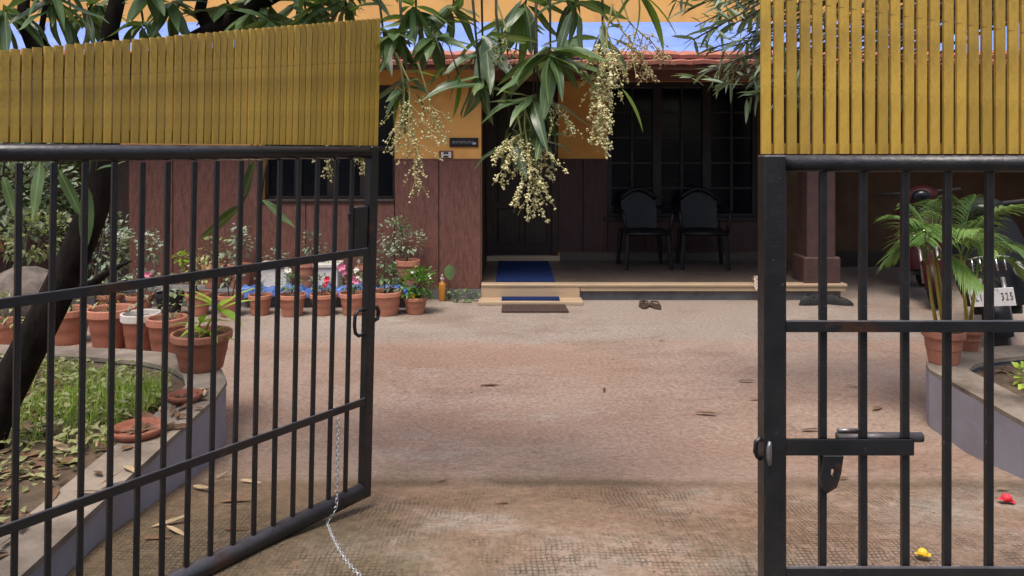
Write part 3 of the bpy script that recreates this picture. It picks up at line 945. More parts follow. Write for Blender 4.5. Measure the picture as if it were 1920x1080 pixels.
# right gate, closed
RM = Matrix.Translation((0.0, 1.57, 0))
rg = thing('gate', None, 'black barred gate leaf standing closed with sliding bolt, gold slats on top', 'gate', basis=RM)
XF, XH = 0.5515, 2.02
lbuild(MB().cbox(XF - 0.0235, XF + 0.0235, -0.0235, 0.0235, 0.185, 1.444, 0.004), 'post', 'black', rg)
lbuild(MB().cbox(XH - 0.0235, XH + 0.0235, -0.0235, 0.0235, 0.185, 1.444, 0.004), 'post', 'black', rg)
lbuild(MB().tube([(XF + 0.022, 0, 1.426), (XH - 0.022, 0, 1.424)], 0.0185, 14), 'rail', 'black', rg, True)
lbuild(MB().tube([(XF + 0.022, 0, 0.207), (XH - 0.022, 0, 0.207)], 0.024, 14), 'rail', 'black', rg, True)
for z in (1.084, 0.566):
    lbuild(MB().cbox(XF + 0.0225, XH - 0.0225, -0.019, -0.011, z - 0.012, z + 0.012, 0.002), 'rail', 'black', rg)
bm2 = bar_mesh(0.0150, 1.18)
for i in range(16):
    x = 0.657 + i * 0.0886
    if x < XH - 0.05:
        obj('bar', bm2, rg, Matrix.Translation((x + R.uniform(-.001, .001), 0, 0.229)) @ Matrix.Rotation(R.uniform(-.002, .002), 4, 'Y'), True)
sm2 = slat_mesh(0.0205)
x = XF - 0.0135
while x < XH + 0.02:
    top = 1.45 + 0.495 - (x - XF) / 1.181 * 0.246
    b = Matrix.Translation((x, -0.002 + R.uniform(-.0015, .0015), 1.446)) @ Matrix.Rotation(R.uniform(-.005, .005), 4, 'Y') @ Matrix.Rotation(R.uniform(-.04, .04), 4, 'Z') @ Matrix.Diagonal((1, 1, top - 1.446, 1))
    obj('slat', sm2, rg, b, True)
    x += 0.0275
lbuild(MB().cbox(XF - 0.02, XH + 0.02, 0.007, 0.012, 1.447, 1.468, 0.001), 'backing_strip', 'gold', rg)
lbuild(MB().prism([(XF - 0.02, 0.0065, 1.885), (XH, 0.0065, 1.575), (XH, 0.0065, 1.60), (XF - 0.02, 0.0065, 1.91)], (0, 0.005, 0)), 'backing_strip', 'gold', rg)
lbuild(MB().cbox(XF + 0.0225, 0.847, -0.0135, -0.0105, 0.811, 0.846, 0.002), 'bolt_plate', 'black', rg)
lbuild(MB().tube([(0.70, 0.022, 0.836), (0.8825, 0.022, 0.836)], 0.0105, 12), 'bolt', 'darksteel', rg, True)
lbuild(MB().tube([(0.700, 0.02, 0.8515), (0.742, 0.02, 0.8515)], 0.0045, 8), 'bolt_handle', 'steel', rg, True)
hp = [(0.655, 0.8105), (0.697, 0.8105), (0.692, 0.775), (0.683, 0.745), (0.667, 0.735), (0.662, 0.732), (0.652, 0.742), (0.648, 0.764), (0.653, 0.785)]
hs = MB()
cxy = (0.674, 0.777)
n = len(hp)
hole = []
for (px, pz) in hp:
    v = Vector((px - cxy[0], pz - cxy[1]))
    v = v.normalized()
    hole.append((cxy[0] + v.x * 0.004, cxy[1] + v.y * 0.008))
vs = [(a, -0.016, b) for a, b in hp] + [(a, -0.016, b) for a, b in hole] + [(a, -0.0105, b) for a, b in hp] + [(a, -0.0105, b) for a, b in hole]
fs = []
for i in range(n):
    j = (i + 1) % n
    fs += [(i, j, n + j, n + i), (2 * n + j, 2 * n + i, 3 * n + i, 3 * n + j), (j, i, 2 * n + i, 2 * n + j), (n + i, n + j, 3 * n + j, 3 * n + i)]
hs.add(vs, fs)
lbuild(hs, 'hasp', 'black', rg)
ht = [(0.5385, -0.027, 0.846), (0.534, -0.030, 0.835), (0.5335, -0.030, 0.815), (0.537, -0.028, 0.797)]
lbuild(MB().tube(ht, 0.004, 8).cbox(0.536, 0.5415, -0.030, -0.024, 0.80, 0.843, 0.001), 'hanging_hasp', 'steel', rg, True)
lbuild(MB().tube([(0.5275, 0.0, 0.842), (0.518, 0.0, 0.835), (0.5165, 0.0, 0.815), (0.521, 0, 0.803), (0.5275, 0, 0.799)], 0.005, 8), 'staple', 'black', rg, True)
for z in (0.35, 1.3):
    lbuild(MB().tube([(XH + 0.031, 0, z), (XH + 0.031, 0, z + 0.09)], 0.014, 10), 'hinge', 'steel', rg, True)
# gate pillars
for (x, y, lab) in ((-1.69, 1.27, 'grey rendered pillar carrying the open gate leaf'), (2.22, 1.57, 'grey rendered pillar carrying the closed gate leaf')):
    gp = thing('gate_pillar', (x, y, 0), lab, 'pillar')
    MB().cbox(x - 0.15, x + 0.15, y - 0.15, y + 0.15, 0.1, 1.9, 0.01).build('shaft', 'planter', gp)
    MB().cbox(x - 0.18, x + 0.18, y - 0.18, y + 0.18, 1.9005, 1.97, 0.02).build('cap', 'coping', gp)

# chain hanging from the open gate and trailing on the drive
ch = MB()
a0 = GM @ Vector((U0 + 0.985, -0.024, 0.535))
pts = [a0, a0 + Vector((-0.003, 0, -0.12)), a0 + Vector((-0.006, 0, -0.25))]
cpx = [(613, 985), (622, 1008), (634, 1032), (650, 1058), (668, 1078), (684, 1094)]
gpts = [GP(x, y) + Vector((0, 0, 0.008)) for x, y in cpx]
pts += [Vector((pts[-1].x, pts[-1].y, gpts[0].z + 0.05))] + gpts
# resample
dense = [pts[0]]
for a, b in zip(pts[:-1], pts[1:]):
    k = max(1, int((b - a).length / 0.002))
    dense += [a.lerp(b, (i + 1) / k) for i in range(k)]
acc, last, q = 0, dense[0], []
for p in dense:
    acc += (p - last).length
    last = p
    if acc >= 0.0135:
        q.append(p.copy())
        acc = 0
for i in range(len(q) - 1):
    c = (q[i] + q[i + 1]) / 2
    t = (q[i + 1] - q[i]).normalized()
    sdv = t.orthogonal().normalized()
    if i % 2:
        sdv = t.cross(sdv)
    ring = [c + t * (0.0105 * math.cos(2 * math.pi * k / 8)) + sdv * (0.0055 * math.sin(2 * math.pi * k / 8)) for k in range(9)]
    ch.tube(ring, 0.0019, 5, False)
tag(ch.build('chain', 'chain', None, True), 'thin pale steel chain hanging from the open gate onto the ramp', 'chain')

# ------------------------------------------------------------------ things on and in front of the verandah
def matobj(name, x0, x1, y0, y1, z, h, m, label, sk=0.0):
    s = MB()
    s.prism([(x0, y0, z), (x1 + sk, y0, z), (x1, y1, z), (x0 + sk * 0.2, y1, z)], (0, 0, h))
    return tag(s.build(name, m), label, 'mat')


matobj('door_mat', -0.16, 0.425, 7.305, 8.66, 0.1655, 0.010, 'bluemat', 'long navy blue mat lying on the verandah floor before the door')
matobj('door_mat', -0.10, 0.455, 7.03, 7.185, 0.0365, 0.010, 'bluemat', 'narrow navy blue mat on the low entrance step')
matobj('door_mat', -0.095, 0.50, 6.66, 6.965, 0.003, 0.013, 'brownmat', 'dark brown mat lying on the drive below the step', 0.012)


def chair(x, y, rz, label):
    t = thing('armchair', (x, y, 0.164), label, 'chair', 'plastic chairs on the verandah', rz)
    B = Matrix()
    for sx in (-1, 1):
        for sy in (-1, 1):
            lm = MB().tube([(sx * 0.25, sy * 0.23, 0.0), (sx * 0.22, sy * 0.20, 0.40)], [0.022, 0.03], 6)
            lbuild(lm, 'leg', 'plastic', t)
    sm_ = MB()
    nn = 6
    for j in range(nn + 1):
        for i in range(nn + 1):
            u, v = -1 + 2 * i / nn, -1 + 2 * j / nn
            sm_.v.append((u * 0.235, v * 0.225, 0.42 - 0.025 * (1 - u * u) * (1 - v * v) + (0.0 if v > -0.9 else -0.012)))
    for j in range(nn):
        for i in range(nn):
            a = j * (nn + 1) + i
            sm_.f.append((a, a + 1, a + nn + 2, a + nn + 1))
    sm_.box(-0.235, 0.235, -0.232, -0.222, 0.375, 0.411)
    lbuild(sm_, 'seat', 'plastic', t, True)
    bk_ = MB()
    na_, nb2 = 8, 6
    for sh in (0.0, 0.014):
        for j in range(nb2 + 1):
            v = j / nb2
            for i in range(na_ + 1):
                u = -1 + 2 * i / na_
                top = 0.85 - 0.09 * u * u
                bk_.v.append((u * (0.195 + 0.012 * v), 0.195 + 0.09 * v + 0.03 * (1 - u * u) + sh, 0.41 + (top - 0.41) * v))
    nn_ = (na_ + 1) * (nb2 + 1)
    for j in range(nb2):
        for i in range(na_):
            a = j * (na_ + 1) + i
            bk_.f.append((a, a + 1, a + na_ + 2, a + na_ + 1))
            bk_.f.append((nn_ + a, nn_ + a + na_ + 1, nn_ + a + na_ + 2, nn_ + a + 1))
    bk_.tube([(u_, 0.285 + 0.0 * u_, 0.86 - 0.10 * (u_ / 0.19) ** 2) for u_ in [-0.205 + 0.041 * k for k in range(11)]], 0.028, 6)
    lbuild(bk_, 'backrest', 'plastic', t, True)
    for sx in (-1, 1):
        lbuild(MB().tube([(sx * 0.24, -0.20, 0.40), (sx * 0.27, -0.19, 0.60), (sx * 0.275, -0.12, 0.635), (sx * 0.27, 0.10, 0.63), (sx * 0.215, 0.265, 0.66)], [0.02, 0.02, 0.026, 0.026, 0.02], 6), 'armrest', 'plastic', t, True)
    return t


chair(1.475, 8.26, 0.06, 'black plastic armchair on the verandah with a pale glint on its seat edge')
chair(2.13, 8.28, -0.1, 'black plastic armchair closer to the maroon verandah pillar')


def sandal(x, y, z, rz, m, label, grp, L=0.25, shoe=False):
    t = thing('shoe' if shoe else 'sandal', (x, y, z), label, 'shoe' if shoe else 'sandal', grp, rz)
    out = []
    for k in range(16):
        a = 2 * math.pi * k / 16
        wv = 0.045 * (1 + 0.22 * math.cos(a)) * math.sin(a)
        out.append((L / 2 * math.cos(a), wv, 0.0))
    lbuild(MB().prism(out, (0, 0, 0.018)), 'sole', m, t)
    if shoe:
        up = MB()
        for j in range(5):
            f = 1 - (j / 4) ** 2 * 0.55
            for k in range(16):
                px, py, _ = out[k]
                up.v.append((px * (0.95 * f + (0.0 if px < 0 else 0.0)) - 0.02 * (1 - f), py * 0.92 * f, 0.018 + 0.075 * (j / 4) * (1.0 if px < 0.02 else 0.7)))
        for j in range(4):
            for k in range(16):
                a, b = j * 16 + k, j * 16 + (k + 1) % 16
                up.f.append((a, b, b + 16, a + 16))
        lbuild(up, 'upper', m, t, True)
    else:
        lbuild(MB().tube([(0.09, 0, 0.018), (0.07, 0.006, 0.04), (0.02, 0.035, 0.045), (-0.03, 0.043, 0.012)], [0.006, 0.008, 0.009, 0.008], 6).tube([(0.07, 0.0, 0.04), (0.02, -0.035, 0.045), (-0.03, -0.043, 0.012)], [0.008, 0.009, 0.008], 6), 'strap', m, t, True)
    return t


sandal(1.235, 6.92, 0.002, rad(82), 'leather', 'brown strap sandal left on the drive before the verandah', 'pair of sandals on the drive', 0.24)
sandal(1.335, 6.90, 0.002, rad(100), 'leather', 'brown strap sandal left on the drive before the verandah', 'pair of sandals on the drive', 0.24)
sandal(2.84, 7.02, 0.0, rad(15), 'rubber', 'black shoe lying in the shadow of the verandah edge', 'pair of shoes by the verandah', 0.27, True)
sandal(3.10, 7.03, 0.0, rad(-20), 'rubber', 'black shoe lying in the shadow of the verandah edge', 'pair of shoes by the verandah', 0.27, True)
# crumpled cloth on the platform edge
cl = MB()
for i in range(7):
    for j in range(7):
        u, v = i / 6, j / 6
        y = 7.10 + 0.14 * u + R.uniform(-.01, .01)
        z = 0.178 + 0.05 * math.sin(3 * u + 4 * v) ** 2 + R.uniform(0, .02) - (0.09 * max(0, (0.5 - u)) / 0.5)
        cl.v.append((2.36 + 0.13 * v + R.uniform(-.01, .01), y + 0.05, z))
for i in range(6):
    for j in range(6):
        a = i * 7 + j
        cl.f.append((a, a + 1, a + 8, a + 7))
tag(cl.build('rag', 'cloth', None, True), 'crumpled brown and white rag draped over the verandah edge', 'cloth')
# amber bottle by the wall
bt = thing('bottle', (-0.68, 7.215, 0), 'amber bottle with pale pump top standing against the maroon wall', 'bottle')
MB().lathe([(0.034, 0.0), (0.037, 0.006), (0.037, 0.15), (0.033, 0.17), (0.016, 0.185), (0.016, 0.195)], 16, (-0.68, 7.215, 0.0), True, True).build('body', 'amber', bt, True)
MB().lathe([(0.018, 0.0), (0.018, 0.03), (0.007, 0.035), (0.007, 0.06)], 12, (-0.68, 7.215, 0.1955), True, True).tube([(-0.68, 7.215, 0.252), (-0.68, 7.18, 0.25)], 0.007, 6).build('pump', 'white', bt, True)
# ------------------------------------------------------------------ potted plants
def leaf_cloud(s, c, r, n, L, W, droop=0.3, up=0.3, seg=1, shell=0.3):
    c = Vector(c)
    for _ in range(n):
        v = Vector((R.gauss(0, 1), R.gauss(0, 1), R.gauss(0, 1))).normalized()
        k = R.uniform(shell, 1) ** 0.6
        p = c + Vector((v.x * r[0], v.y * r[1], v.z * r[2])) * k
        d = (v + Vector((R.uniform(-.6, .6), R.uniform(-.6, .6), R.uniform(-.4, .4) + up))).normalized()
        nn = Vector((R.uniform(-.5, .5), R.uniform(-.5, .5), 1))
        f = R.uniform(0.6, 1.25)
        s.leaf(p, d, nn, L * f, W * f, droop * R.uniform(0.3, 1.4), seg)
    return s


def petals(s, c, r, n=5):
    c = Vector(c)
    for k in range(n):
        a = 2 * math.pi * k / n + R.random()
        d = Vector((math.cos(a), -0.6, math.sin(a)))
        s.leaf(c, d, (0, -1, 0.2), r, r * 0.8, 0.0, 1)
    s.ball(c, r * 0.25)
    return s


def pot(parent, c, rt, h, m='terra', ribs=False, rimm=None):
    x, y, z = c
    rb = rt * 0.70
    n = 28
    p = MB()
    prof = [(rb * 0.96, 0.0), (rb, 0.008)]
    hr = h * 0.80
    for k in range(1, 5):
        t = k / 4
        prof.append((rb + (rt * 0.90 - rb) * t, 0.008 + (hr - 0.008) * t))
    prof.insert(4, (prof[3][0] + 0.004, prof[3][1] + 0.006))
    p.lathe(prof, n, c, True)
    if ribs:
        base = 0
        for i, v in enumerate(p.v):
            k = i % n
            f = 1.0 if k % 2 else 0.965
            p.v[i] = (x + (v[0] - x) * f, y + (v[1] - y) * f, v[2])
    body = p.build('pot', m, parent, not ribs)
    rim = MB()
    rim.lathe([(rt * 0.885, hr), (rt * 0.985, hr), (rt, hr + 0.006), (rt, h - 0.005), (rt * 0.98, h), (rt * 0.90, h), (rt * 0.88, h - 0.008), (rt * 0.86, h * 0.82)], n, c, False)
    rim.build('rim', rimm or m, body, False)
    so = MB()
    so.lathe([(0.0001, h * 0.86 + 0.008), (rt * 0.5, h * 0.86 + R.uniform(0, .01)), (rt * 0.865, h * 0.86)], 16, c, False)
    so.build('soil', 'bed', body, True)
    return body


def stem(s, a, b, r0=0.006, r1=0.003, bend=0.03):
    a, b = Vector(a), Vector(b)
    m_ = (a + b) / 2 + Vector((R.uniform(-bend, bend), R.uniform(-bend, bend), 0))
    s.tube([a, m_, b], [r0, (r0 + r1) / 2, r1], 5)
    return s


def place(px, yb, zb):
    d = F * (H - zb) / (yb - HY)
    return Vector(((px - 960) / F * d, d, zb)), F / d


def potted(px, yt, yb, wpx, zb, label, fol, group, m='terra', rimm=None, ribs=False, fl=None):
    """fol: list of (dx_px, y_px, rx_px, rz_px, n, leafL, leafW, material)"""
    c, p = place(px, yb, zb)
    t = thing('potted_plant', c, label, 'potted plant', group)
    h = (yb - yt) / p
    rt = wpx / p / 2
    pot(t, c, rt, h, m, ribs, rimm)
    st_ = MB()
    groups = {}
    for (dxp, yp, rx, rz, n, L, W, fm) in fol:
        q = c + Vector((dxp / p, R.uniform(-.03, .03), (yb - yp) / p))
        stem(st_, c + Vector((R.uniform(-.03, .03), 0, h * 0.85)), q)
        for _ in range(3):
            stem(st_, q - Vector((0, 0, rz / p * 0.8)), q + Vector((R.uniform(-1, 1) * rx / p * 0.8, R.uniform(-1, 1) * rx / p * .6, R.uniform(-.3, .8) * rz / p)), 0.003, 0.0015)
        s_ = groups.setdefault(fm, MB())
        leaf_cloud(s_, q, (rx / p, rx / p * 0.8, rz / p), n, L, W)
    if st_.v:
        st_.build('stem', 'twig', t)
    for fm, s_ in groups.items():
        s_.build('foliage', fm, t)
    for (fx, fy, r, fm) in (fl or []):
        q = c + Vector(((fx - px) / p, -0.06, (yb - fy) / p))
        fs_ = petals(MB(), q, r)
        for _ in range(2):
            petals(fs_, q + Vector((R.uniform(-.02, .02), R.uniform(-.02, .02), R.uniform(-.02, .02))), r * 0.8)
        stem(fs_, (q.x * 0.5 + c.x * 0.5, c.y, c.z + h * 0.8), q, 0.002, 0.0015)
        fs_.build('flower', fm, t)
    return t


GR = 'terracotta pots along the house wall'
potted(779, 556, 588, 46, 0, 'small terracotta pot with bright green bushy plant and one yellow leaf', [(0, 532, 34, 26, 260, 0.055, 0.042, 'vivid'), (12, 515, 22, 12, 60, 0.045, 0.035, 'vivid')], GR,
       fl=[(778, 509, 0.022, 'whitep'), (774, 552, 0.035, 'yellow'), (806, 515, 0.014, 'whitep')])
potted(724, 545, 590, 62, 0, 'wide terracotta pot with sparse grey green plant beside the gate post', [(6, 515, 26, 20, 80, 0.05, 0.035, 'bush'), (-4, 485, 22, 25, 70, 0.045, 0.03, 'bushg'), (15, 535, 24, 10, 60, 0.04, 0.03, 'bushg')], GR)
potted(662, 548, 590, 52, 0, 'terracotta pot with pink and white flowers', [(0, 525, 24, 20, 90, 0.045, 0.03, 'bush')], GR, fl=[(645, 498, 0.045, 'pink'), (648, 508, 0.03, 'pink'), (670, 505, 0.03, 'whitep'), (667, 522, 0.04, 'pink'), (678, 520, 0.025, 'whitep')])
potted(607, 550, 590, 52, 0, 'terracotta pot with a single red flower', [(-2, 530, 24, 16, 80, 0.045, 0.03, 'bushg')], GR, fl=[(616, 521, 0.035, 'red'), (615, 531, 0.025, 'red')])
potted(548, 551, 592, 52, 0, 'terracotta pot with dense dull green herb and a cream flower', [(-2, 530, 24, 20, 160, 0.035, 0.02, 'bush')], GR, fl=[(545, 503, 0.035, 'whitep')])
potted(488, 552, 590, 44, 0, 'narrow terracotta pot with thin bare stems', [(0, 525, 14, 18, 20, 0.05, 0.03, 'bushg')], GR)
potted(432, 552, 592, 48, 0, 'terracotta pot with pale grey leaves partly behind the lime leafed plant', [(0, 500, 24, 36, 90, 0.05, 0.035, 'bushg'), (14, 440, 16, 22, 40, 0.05, 0.035, 'bushg')], GR)
potted(372, 548, 590, 48, 0, 'terracotta pot with leggy yellow green plant', [(0, 505, 26, 30, 100, 0.05, 0.03, 'weed'), (-30, 482, 12, 10, 40, 0.045, 0.04, 'lime')], GR)
potted(318, 548, 592, 52, 0, 'black plastic pot with dry twiggy plant', [(0, 530, 30, 20, 40, 0.05, 0.03, 'bushg')], GR, m='rubber')
potted(262, 552, 592, 50, 0, 'terracotta pot with tall grey leafed shrub and pink flower', [(18, 460, 24, 34, 120, 0.05, 0.035, 'bushg'), (0, 520, 24, 20, 60, 0.05, 0.03, 'bushg')], GR, fl=[(284, 513, 0.035, 'pink')])
potted(205, 550, 590, 50, 0, 'terracotta pot with tall stalk carrying a white flower', [(20, 470, 20, 30, 60, 0.05, 0.03, 'weed'), (0, 520, 24, 20, 60, 0.05, 0.03, 'bushg')], GR, fl=[(234, 437, 0.04, 'whitep')])
# low cement ledge, back row on it
led = MB().cbox(-4.1, -0.96, 6.93, 7.27, 0.0, 0.15, 0.008)
tag(led.build('plant_ledge', 'plinth'), 'low cement ledge along the maroon wall carrying pots', 'ledge')
GB = 'pots on the cement ledge'


def ledge_pot(px, yt, wpx, label, fol, m='terra', fl=None, d=7.08):
    yb = HY + (H - 0.15) * F / d
    return potted(px, yt, yb, wpx, 0.15, label, fol, GB, m, fl=fl)


ledge_pot(765, 487, 46, 'terracotta pot with wispy olive green shrub on the ledge', [(-30, 440, 26, 34, 130, 0.045, 0.028, 'bushg'), (0, 452, 36, 26, 150, 0.045, 0.028, 'bushg'), (-14, 420, 14, 14, 40, 0.05, 0.03, 'bush')])
ledge_pot(690, 496, 40, 'terracotta pot behind the gate post on the ledge', [(-10, 470, 24, 20, 50, 0.045, 0.03, 'bushg')])
ledge_pot(574, 490, 40, 'reddish terracotta pot between two pale troughs on the ledge', [(10, 455, 24, 26, 60, 0.05, 0.03, 'bushg')])
ledge_pot(450, 495, 44, 'terracotta pot with dusty leaves at the middle of the ledge', [(0, 450, 26, 30, 70, 0.05, 0.035, 'bushg')])
ledge_pot(400, 497, 40, 'terracotta pot with thin yellowish shrub on the ledge', [(0, 465, 24, 28, 70, 0.05, 0.03, 'weed')])
for (xa, xb, lab) in ((489, 545, 'pale cement trough with dry earth beside reddish pot'), (592, 640, 'pale cement trough with small dry sprigs behind red flower')):
    d = 7.08
    p = F / d
    x0, x1 = (xa - 960) / p, (xb - 960) / p
    tr = thing('trough', ((x0 + x1) / 2, d, 0.15), lab, 'planter')
    MB().cbox(x0 + 0.012, x1 - 0.012, d - 0.10, d + 0.10, 0.15, 0.36, 0.006).build('body', 'white', tr)
    MB().cbox(x0, x1, d - 0.115, d + 0.115, 0.361, 0.395, 0.006).build('rim', 'white', tr)
    leaf_cloud(MB(), ((x0 + x1) / 2, d, 0.46), (0.11, 0.08, 0.07), 40, 0.045, 0.03).build('foliage', 'bushg', tr)
# crumpled blue plastic along the ledge front
bs = MB()
nx_, ny_ = 60, 6
for j in range(ny_ + 1):
    for i in range(nx_ + 1):
        x = -2.52 + 1.62 * i / nx_
        v = j / ny_
        hgt = 0.155 + 0.075 * math.sin(math.pi * v) * (0.55 + 0.45 * math.sin(i * 0.9) * math.cos(i * 0.37 + 1)) + R.uniform(-.012, .012)
        bs.v.append((x + R.uniform(-.008, .008), 6.84 + 0.17 * v + R.uniform(-.008, .008), max(0.152, hgt) - (0.05 if v < 0.1 else 0)))
for j in range(ny_):
    for i in range(nx_):
        a = j * (nx_ + 1) + i
        bs.f.append((a, a + 1, a + nx_ + 2, a + nx_ + 1))
tag(bs.build('plastic_sheet', 'bluep', None, False), 'crumpled blue plastic sheet along the ledge behind the pots', 'plastic sheet')

# bigger pots on the drive beyond the planter
GL = 'large weathered pots beyond the planter kerb'
potted(207, 577, 650, 84, 0, 'weathered wide pot with dry stalks between two other large pots', [(0, 545, 30, 30, 25, 0.06, 0.03, 'weed')], GL, 'terra_old', 'terra')
potted(130, 578, 642, 76, 0, 'clean wide terracotta pot beside the mango trunk', [(-5, 555, 20, 22, 30, 0.05, 0.03, 'weed')], GL, 'terra')
potted(264, 586, 656, 70, 0, 'old pot with whitened rim and bare twigs', [(0, 540, 34, 40, 30, 0.05, 0.03, 'bushg')], GL, 'terra_old', 'white')
potted(313, 594, 664, 72, 0, 'old stained pot behind the lime leafed plant', [(10, 570, 24, 20, 20, 0.05, 0.03, 'weed')], GL, 'terra_old', 'terra')
potted(4, 600, 660, 60, 0, 'terracotta pot with straggly grass beyond the trunk', [(4, 590, 26, 40, 70, 0.09, 0.02, 'weed')], GL, 'terra')
potted(10, 440, 470, 60, 0.55, 'orange terracotta pot raised among the shrubs', [(0, 420, 40, 26, 120, 0.06, 0.04, 'bush')], GL, 'terra')
# lime leafed plant in the big pot on the kerb corner
c, p = place(378, 690, PT)
lpn = thing('potted_plant', c, 'big old pot on the kerb corner with long lime green leaves', 'potted plant', GL)
pot(lpn, c, 110 / p / 2, 68 / p, 'terra_old', False, 'terra')
lim = []
lm_ = MB().leaf((0, 0, 0), (1, 0, 0), (0, 0, 1), 0.24, 0.048, 0.25, 4).mesh('leaf', 'lime', True)


def frame(p, d, roll=0.0, s=1.0):
    d = Vector(d).normalized()
    z = Vector((0, 0, 1)) - d * d.z
    z = z.normalized() if z.length > 1e-4 else d.orthogonal().normalized()
    y = z.cross(d)
    m_ = Matrix(((d.x, y.x, z.x, p[0]), (d.y, y.y, z.y, p[1]), (d.z, y.z, z.z, p[2]), (0, 0, 0, 1)))
    return m_ @ Matrix.Rotation(roll, 4, 'X') @ Matrix.Diagonal((s, s, s, 1))


for (sx, sy, kk, n) in ((408, 575, 1.0, 9), (375, 600, 0.8, 6), (402, 615, 0.75, 6)):
    q = c + Vector(((sx - 378) / p, R.uniform(-.05, .02), (690 - sy) / p))
    stem(MB(), c + Vector((0.0, 0, 0.15)), q, 0.008, 0.005).build('stem', 'cane', lpn)
    for i in range(n):
        a = 2 * math.pi * i / n + R.uniform(-.2, .2)
        obj('leaf', lm_, lpn, frame(q - Vector((0, 0, R.uniform(0, .03))), (math.cos(a), math.sin(a), R.uniform(-.1, .8)), R.uniform(-.3, .3), kk * R.uniform(.75, 1.1)))
# small vine by the bottle
vn = thing('small_vine', (-0.55, 7.22, 0), 'small creeping vine with a round leaf growing at the wall foot beside the bottle', 'plant')
vs_ = MB()
vs_.tube([(-0.62, 7.24, 0.0), (-0.62, 7.22, 0.12), (-0.61, 7.22, 0.24)], 0.004, 5)
vs_.tube([(-0.62, 7.24, 0.02), (-0.52, 7.2, 0.07), (-0.42, 7.19, 0.06), (-0.34, 7.2, 0.08)], 0.004, 5)
vs_.build('stem', 'twig', vn)
rl = MB()
rl.leaf((-0.61, 7.19, 0.36), (0.05, -0.1, -1), (0, -1, 0.1), 0.16, 0.11, 0, 3)
rl.build('leaf', 'bush', vn)
leaf_cloud(MB(), (-0.47, 7.17, 0.06), (0.15, 0.06, 0.05), 45, 0.05, 0.045).build('foliage', 'bush', vn)

# ------------------------------------------------------------------ areca palms
def palm(px, yb, wpx, hpx, label, spec, m):
    c, p = place(px, yb, PT)
    t = thing('potted_palm', c, label, 'potted palm', 'potted areca palms')
    h = hpx / p
    pot(t, c, wpx / p / 2, h, m, True)
    for (bx, tx, ty, fr) in spec:
        a = c + Vector((bx / p, R.uniform(-.02, .02), h * 0.85))
        b = c + Vector(((tx - px) / p, R.uniform(-.05, .05), (yb - ty) / p))
        MB().tube([a, a.lerp(b, 0.5) + Vector((R.uniform(-.01, .01), 0, 0.0)), b], [0.011, 0.009, 0.006], 7).build('cane', 'cane', t, True)
        for (ex, ey, ez, lift) in fr:
            e = c + Vector(((ex - px) / p, ez, (yb - ey) / p))
            s_ = MB()
            pts_ = []
            for k in range(13):
                u = k / 12
                q = b.lerp(e, u) + Vector((0, 0, lift * math.sin(math.pi * u ** 0.8) * 0.9))
                pts_.append(q)
            s_.tube(pts_, [0.004 * (1 - 0.7 * k / 12) for k in range(13)], 5)
            ln = (e - b).length
            nl = 30
            for k in range(nl):
                u = 0.14 + 0.86 * k / (nl - 1)
                f = u * 12
                i0 = min(11, int(f))
                q = pts_[i0].lerp(pts_[i0 + 1], f - i0)
                tn = (pts_[i0 + 1] - pts_[i0]).normalized()
                sdv = tn.cross(Vector((0, 0, 1)))
                sdv = sdv.normalized() if sdv.length > 0.05 else Vector((1, 0, 0))
                for sg in (-1, 1):
                    d = tn * 0.75 + sdv * sg * 0.8 + Vector((0, 0, R.uniform(0.05, 0.35)))
                    LL = 0.17 * math.sin(math.pi * (0.18 + 0.74 * u)) * R.uniform(.85, 1.1)
                    s_.leaf(q, d, (0, 0, 1), LL * 1.15, 0.012, 0.5, 3)
            s_.build('frond', 'palm', t)
    return t


palm(1769, 680, 74, 62, 'potted areca palm with yellow canes at the corner of the grey kerb',
     [(-6, 1748, 500, [(1648, 400, -.15, .10), (1690, 420, -.2, .12), (1700, 470, .1, .1)]),
      (2, 1752, 470, [(1715, 385, .1, .06), (1790, 380, .2, .08), (1735, 365, -.2, .03), (1770, 420, -.3, .05), (1680, 440, -.3, .12)]),
      (8, 1760, 490, [(1820, 460, -.2, .10), (1700, 500, .2, .10), (1790, 520, -.25, .08)])], 'terra')
palm(1816, 656, 46, 40, 'second potted areca palm standing behind the ribbed pot',
     [(-4, 1806, 480, [(1760, 400, .1, .08), (1850, 370, .1, .08), (1800, 430, -.25, .06), (1830, 400, -.1, .05), (1870, 440, .2, .1)]),
      (2, 1815, 490, [(1925, 385, .05, .12), (1905, 480, -.2, .12)]),
      (6, 1822, 510, [(1935, 540, -.1, .14), (1890, 420, .2, .12), (1935, 470, .1, .10)])], 'terra_old')

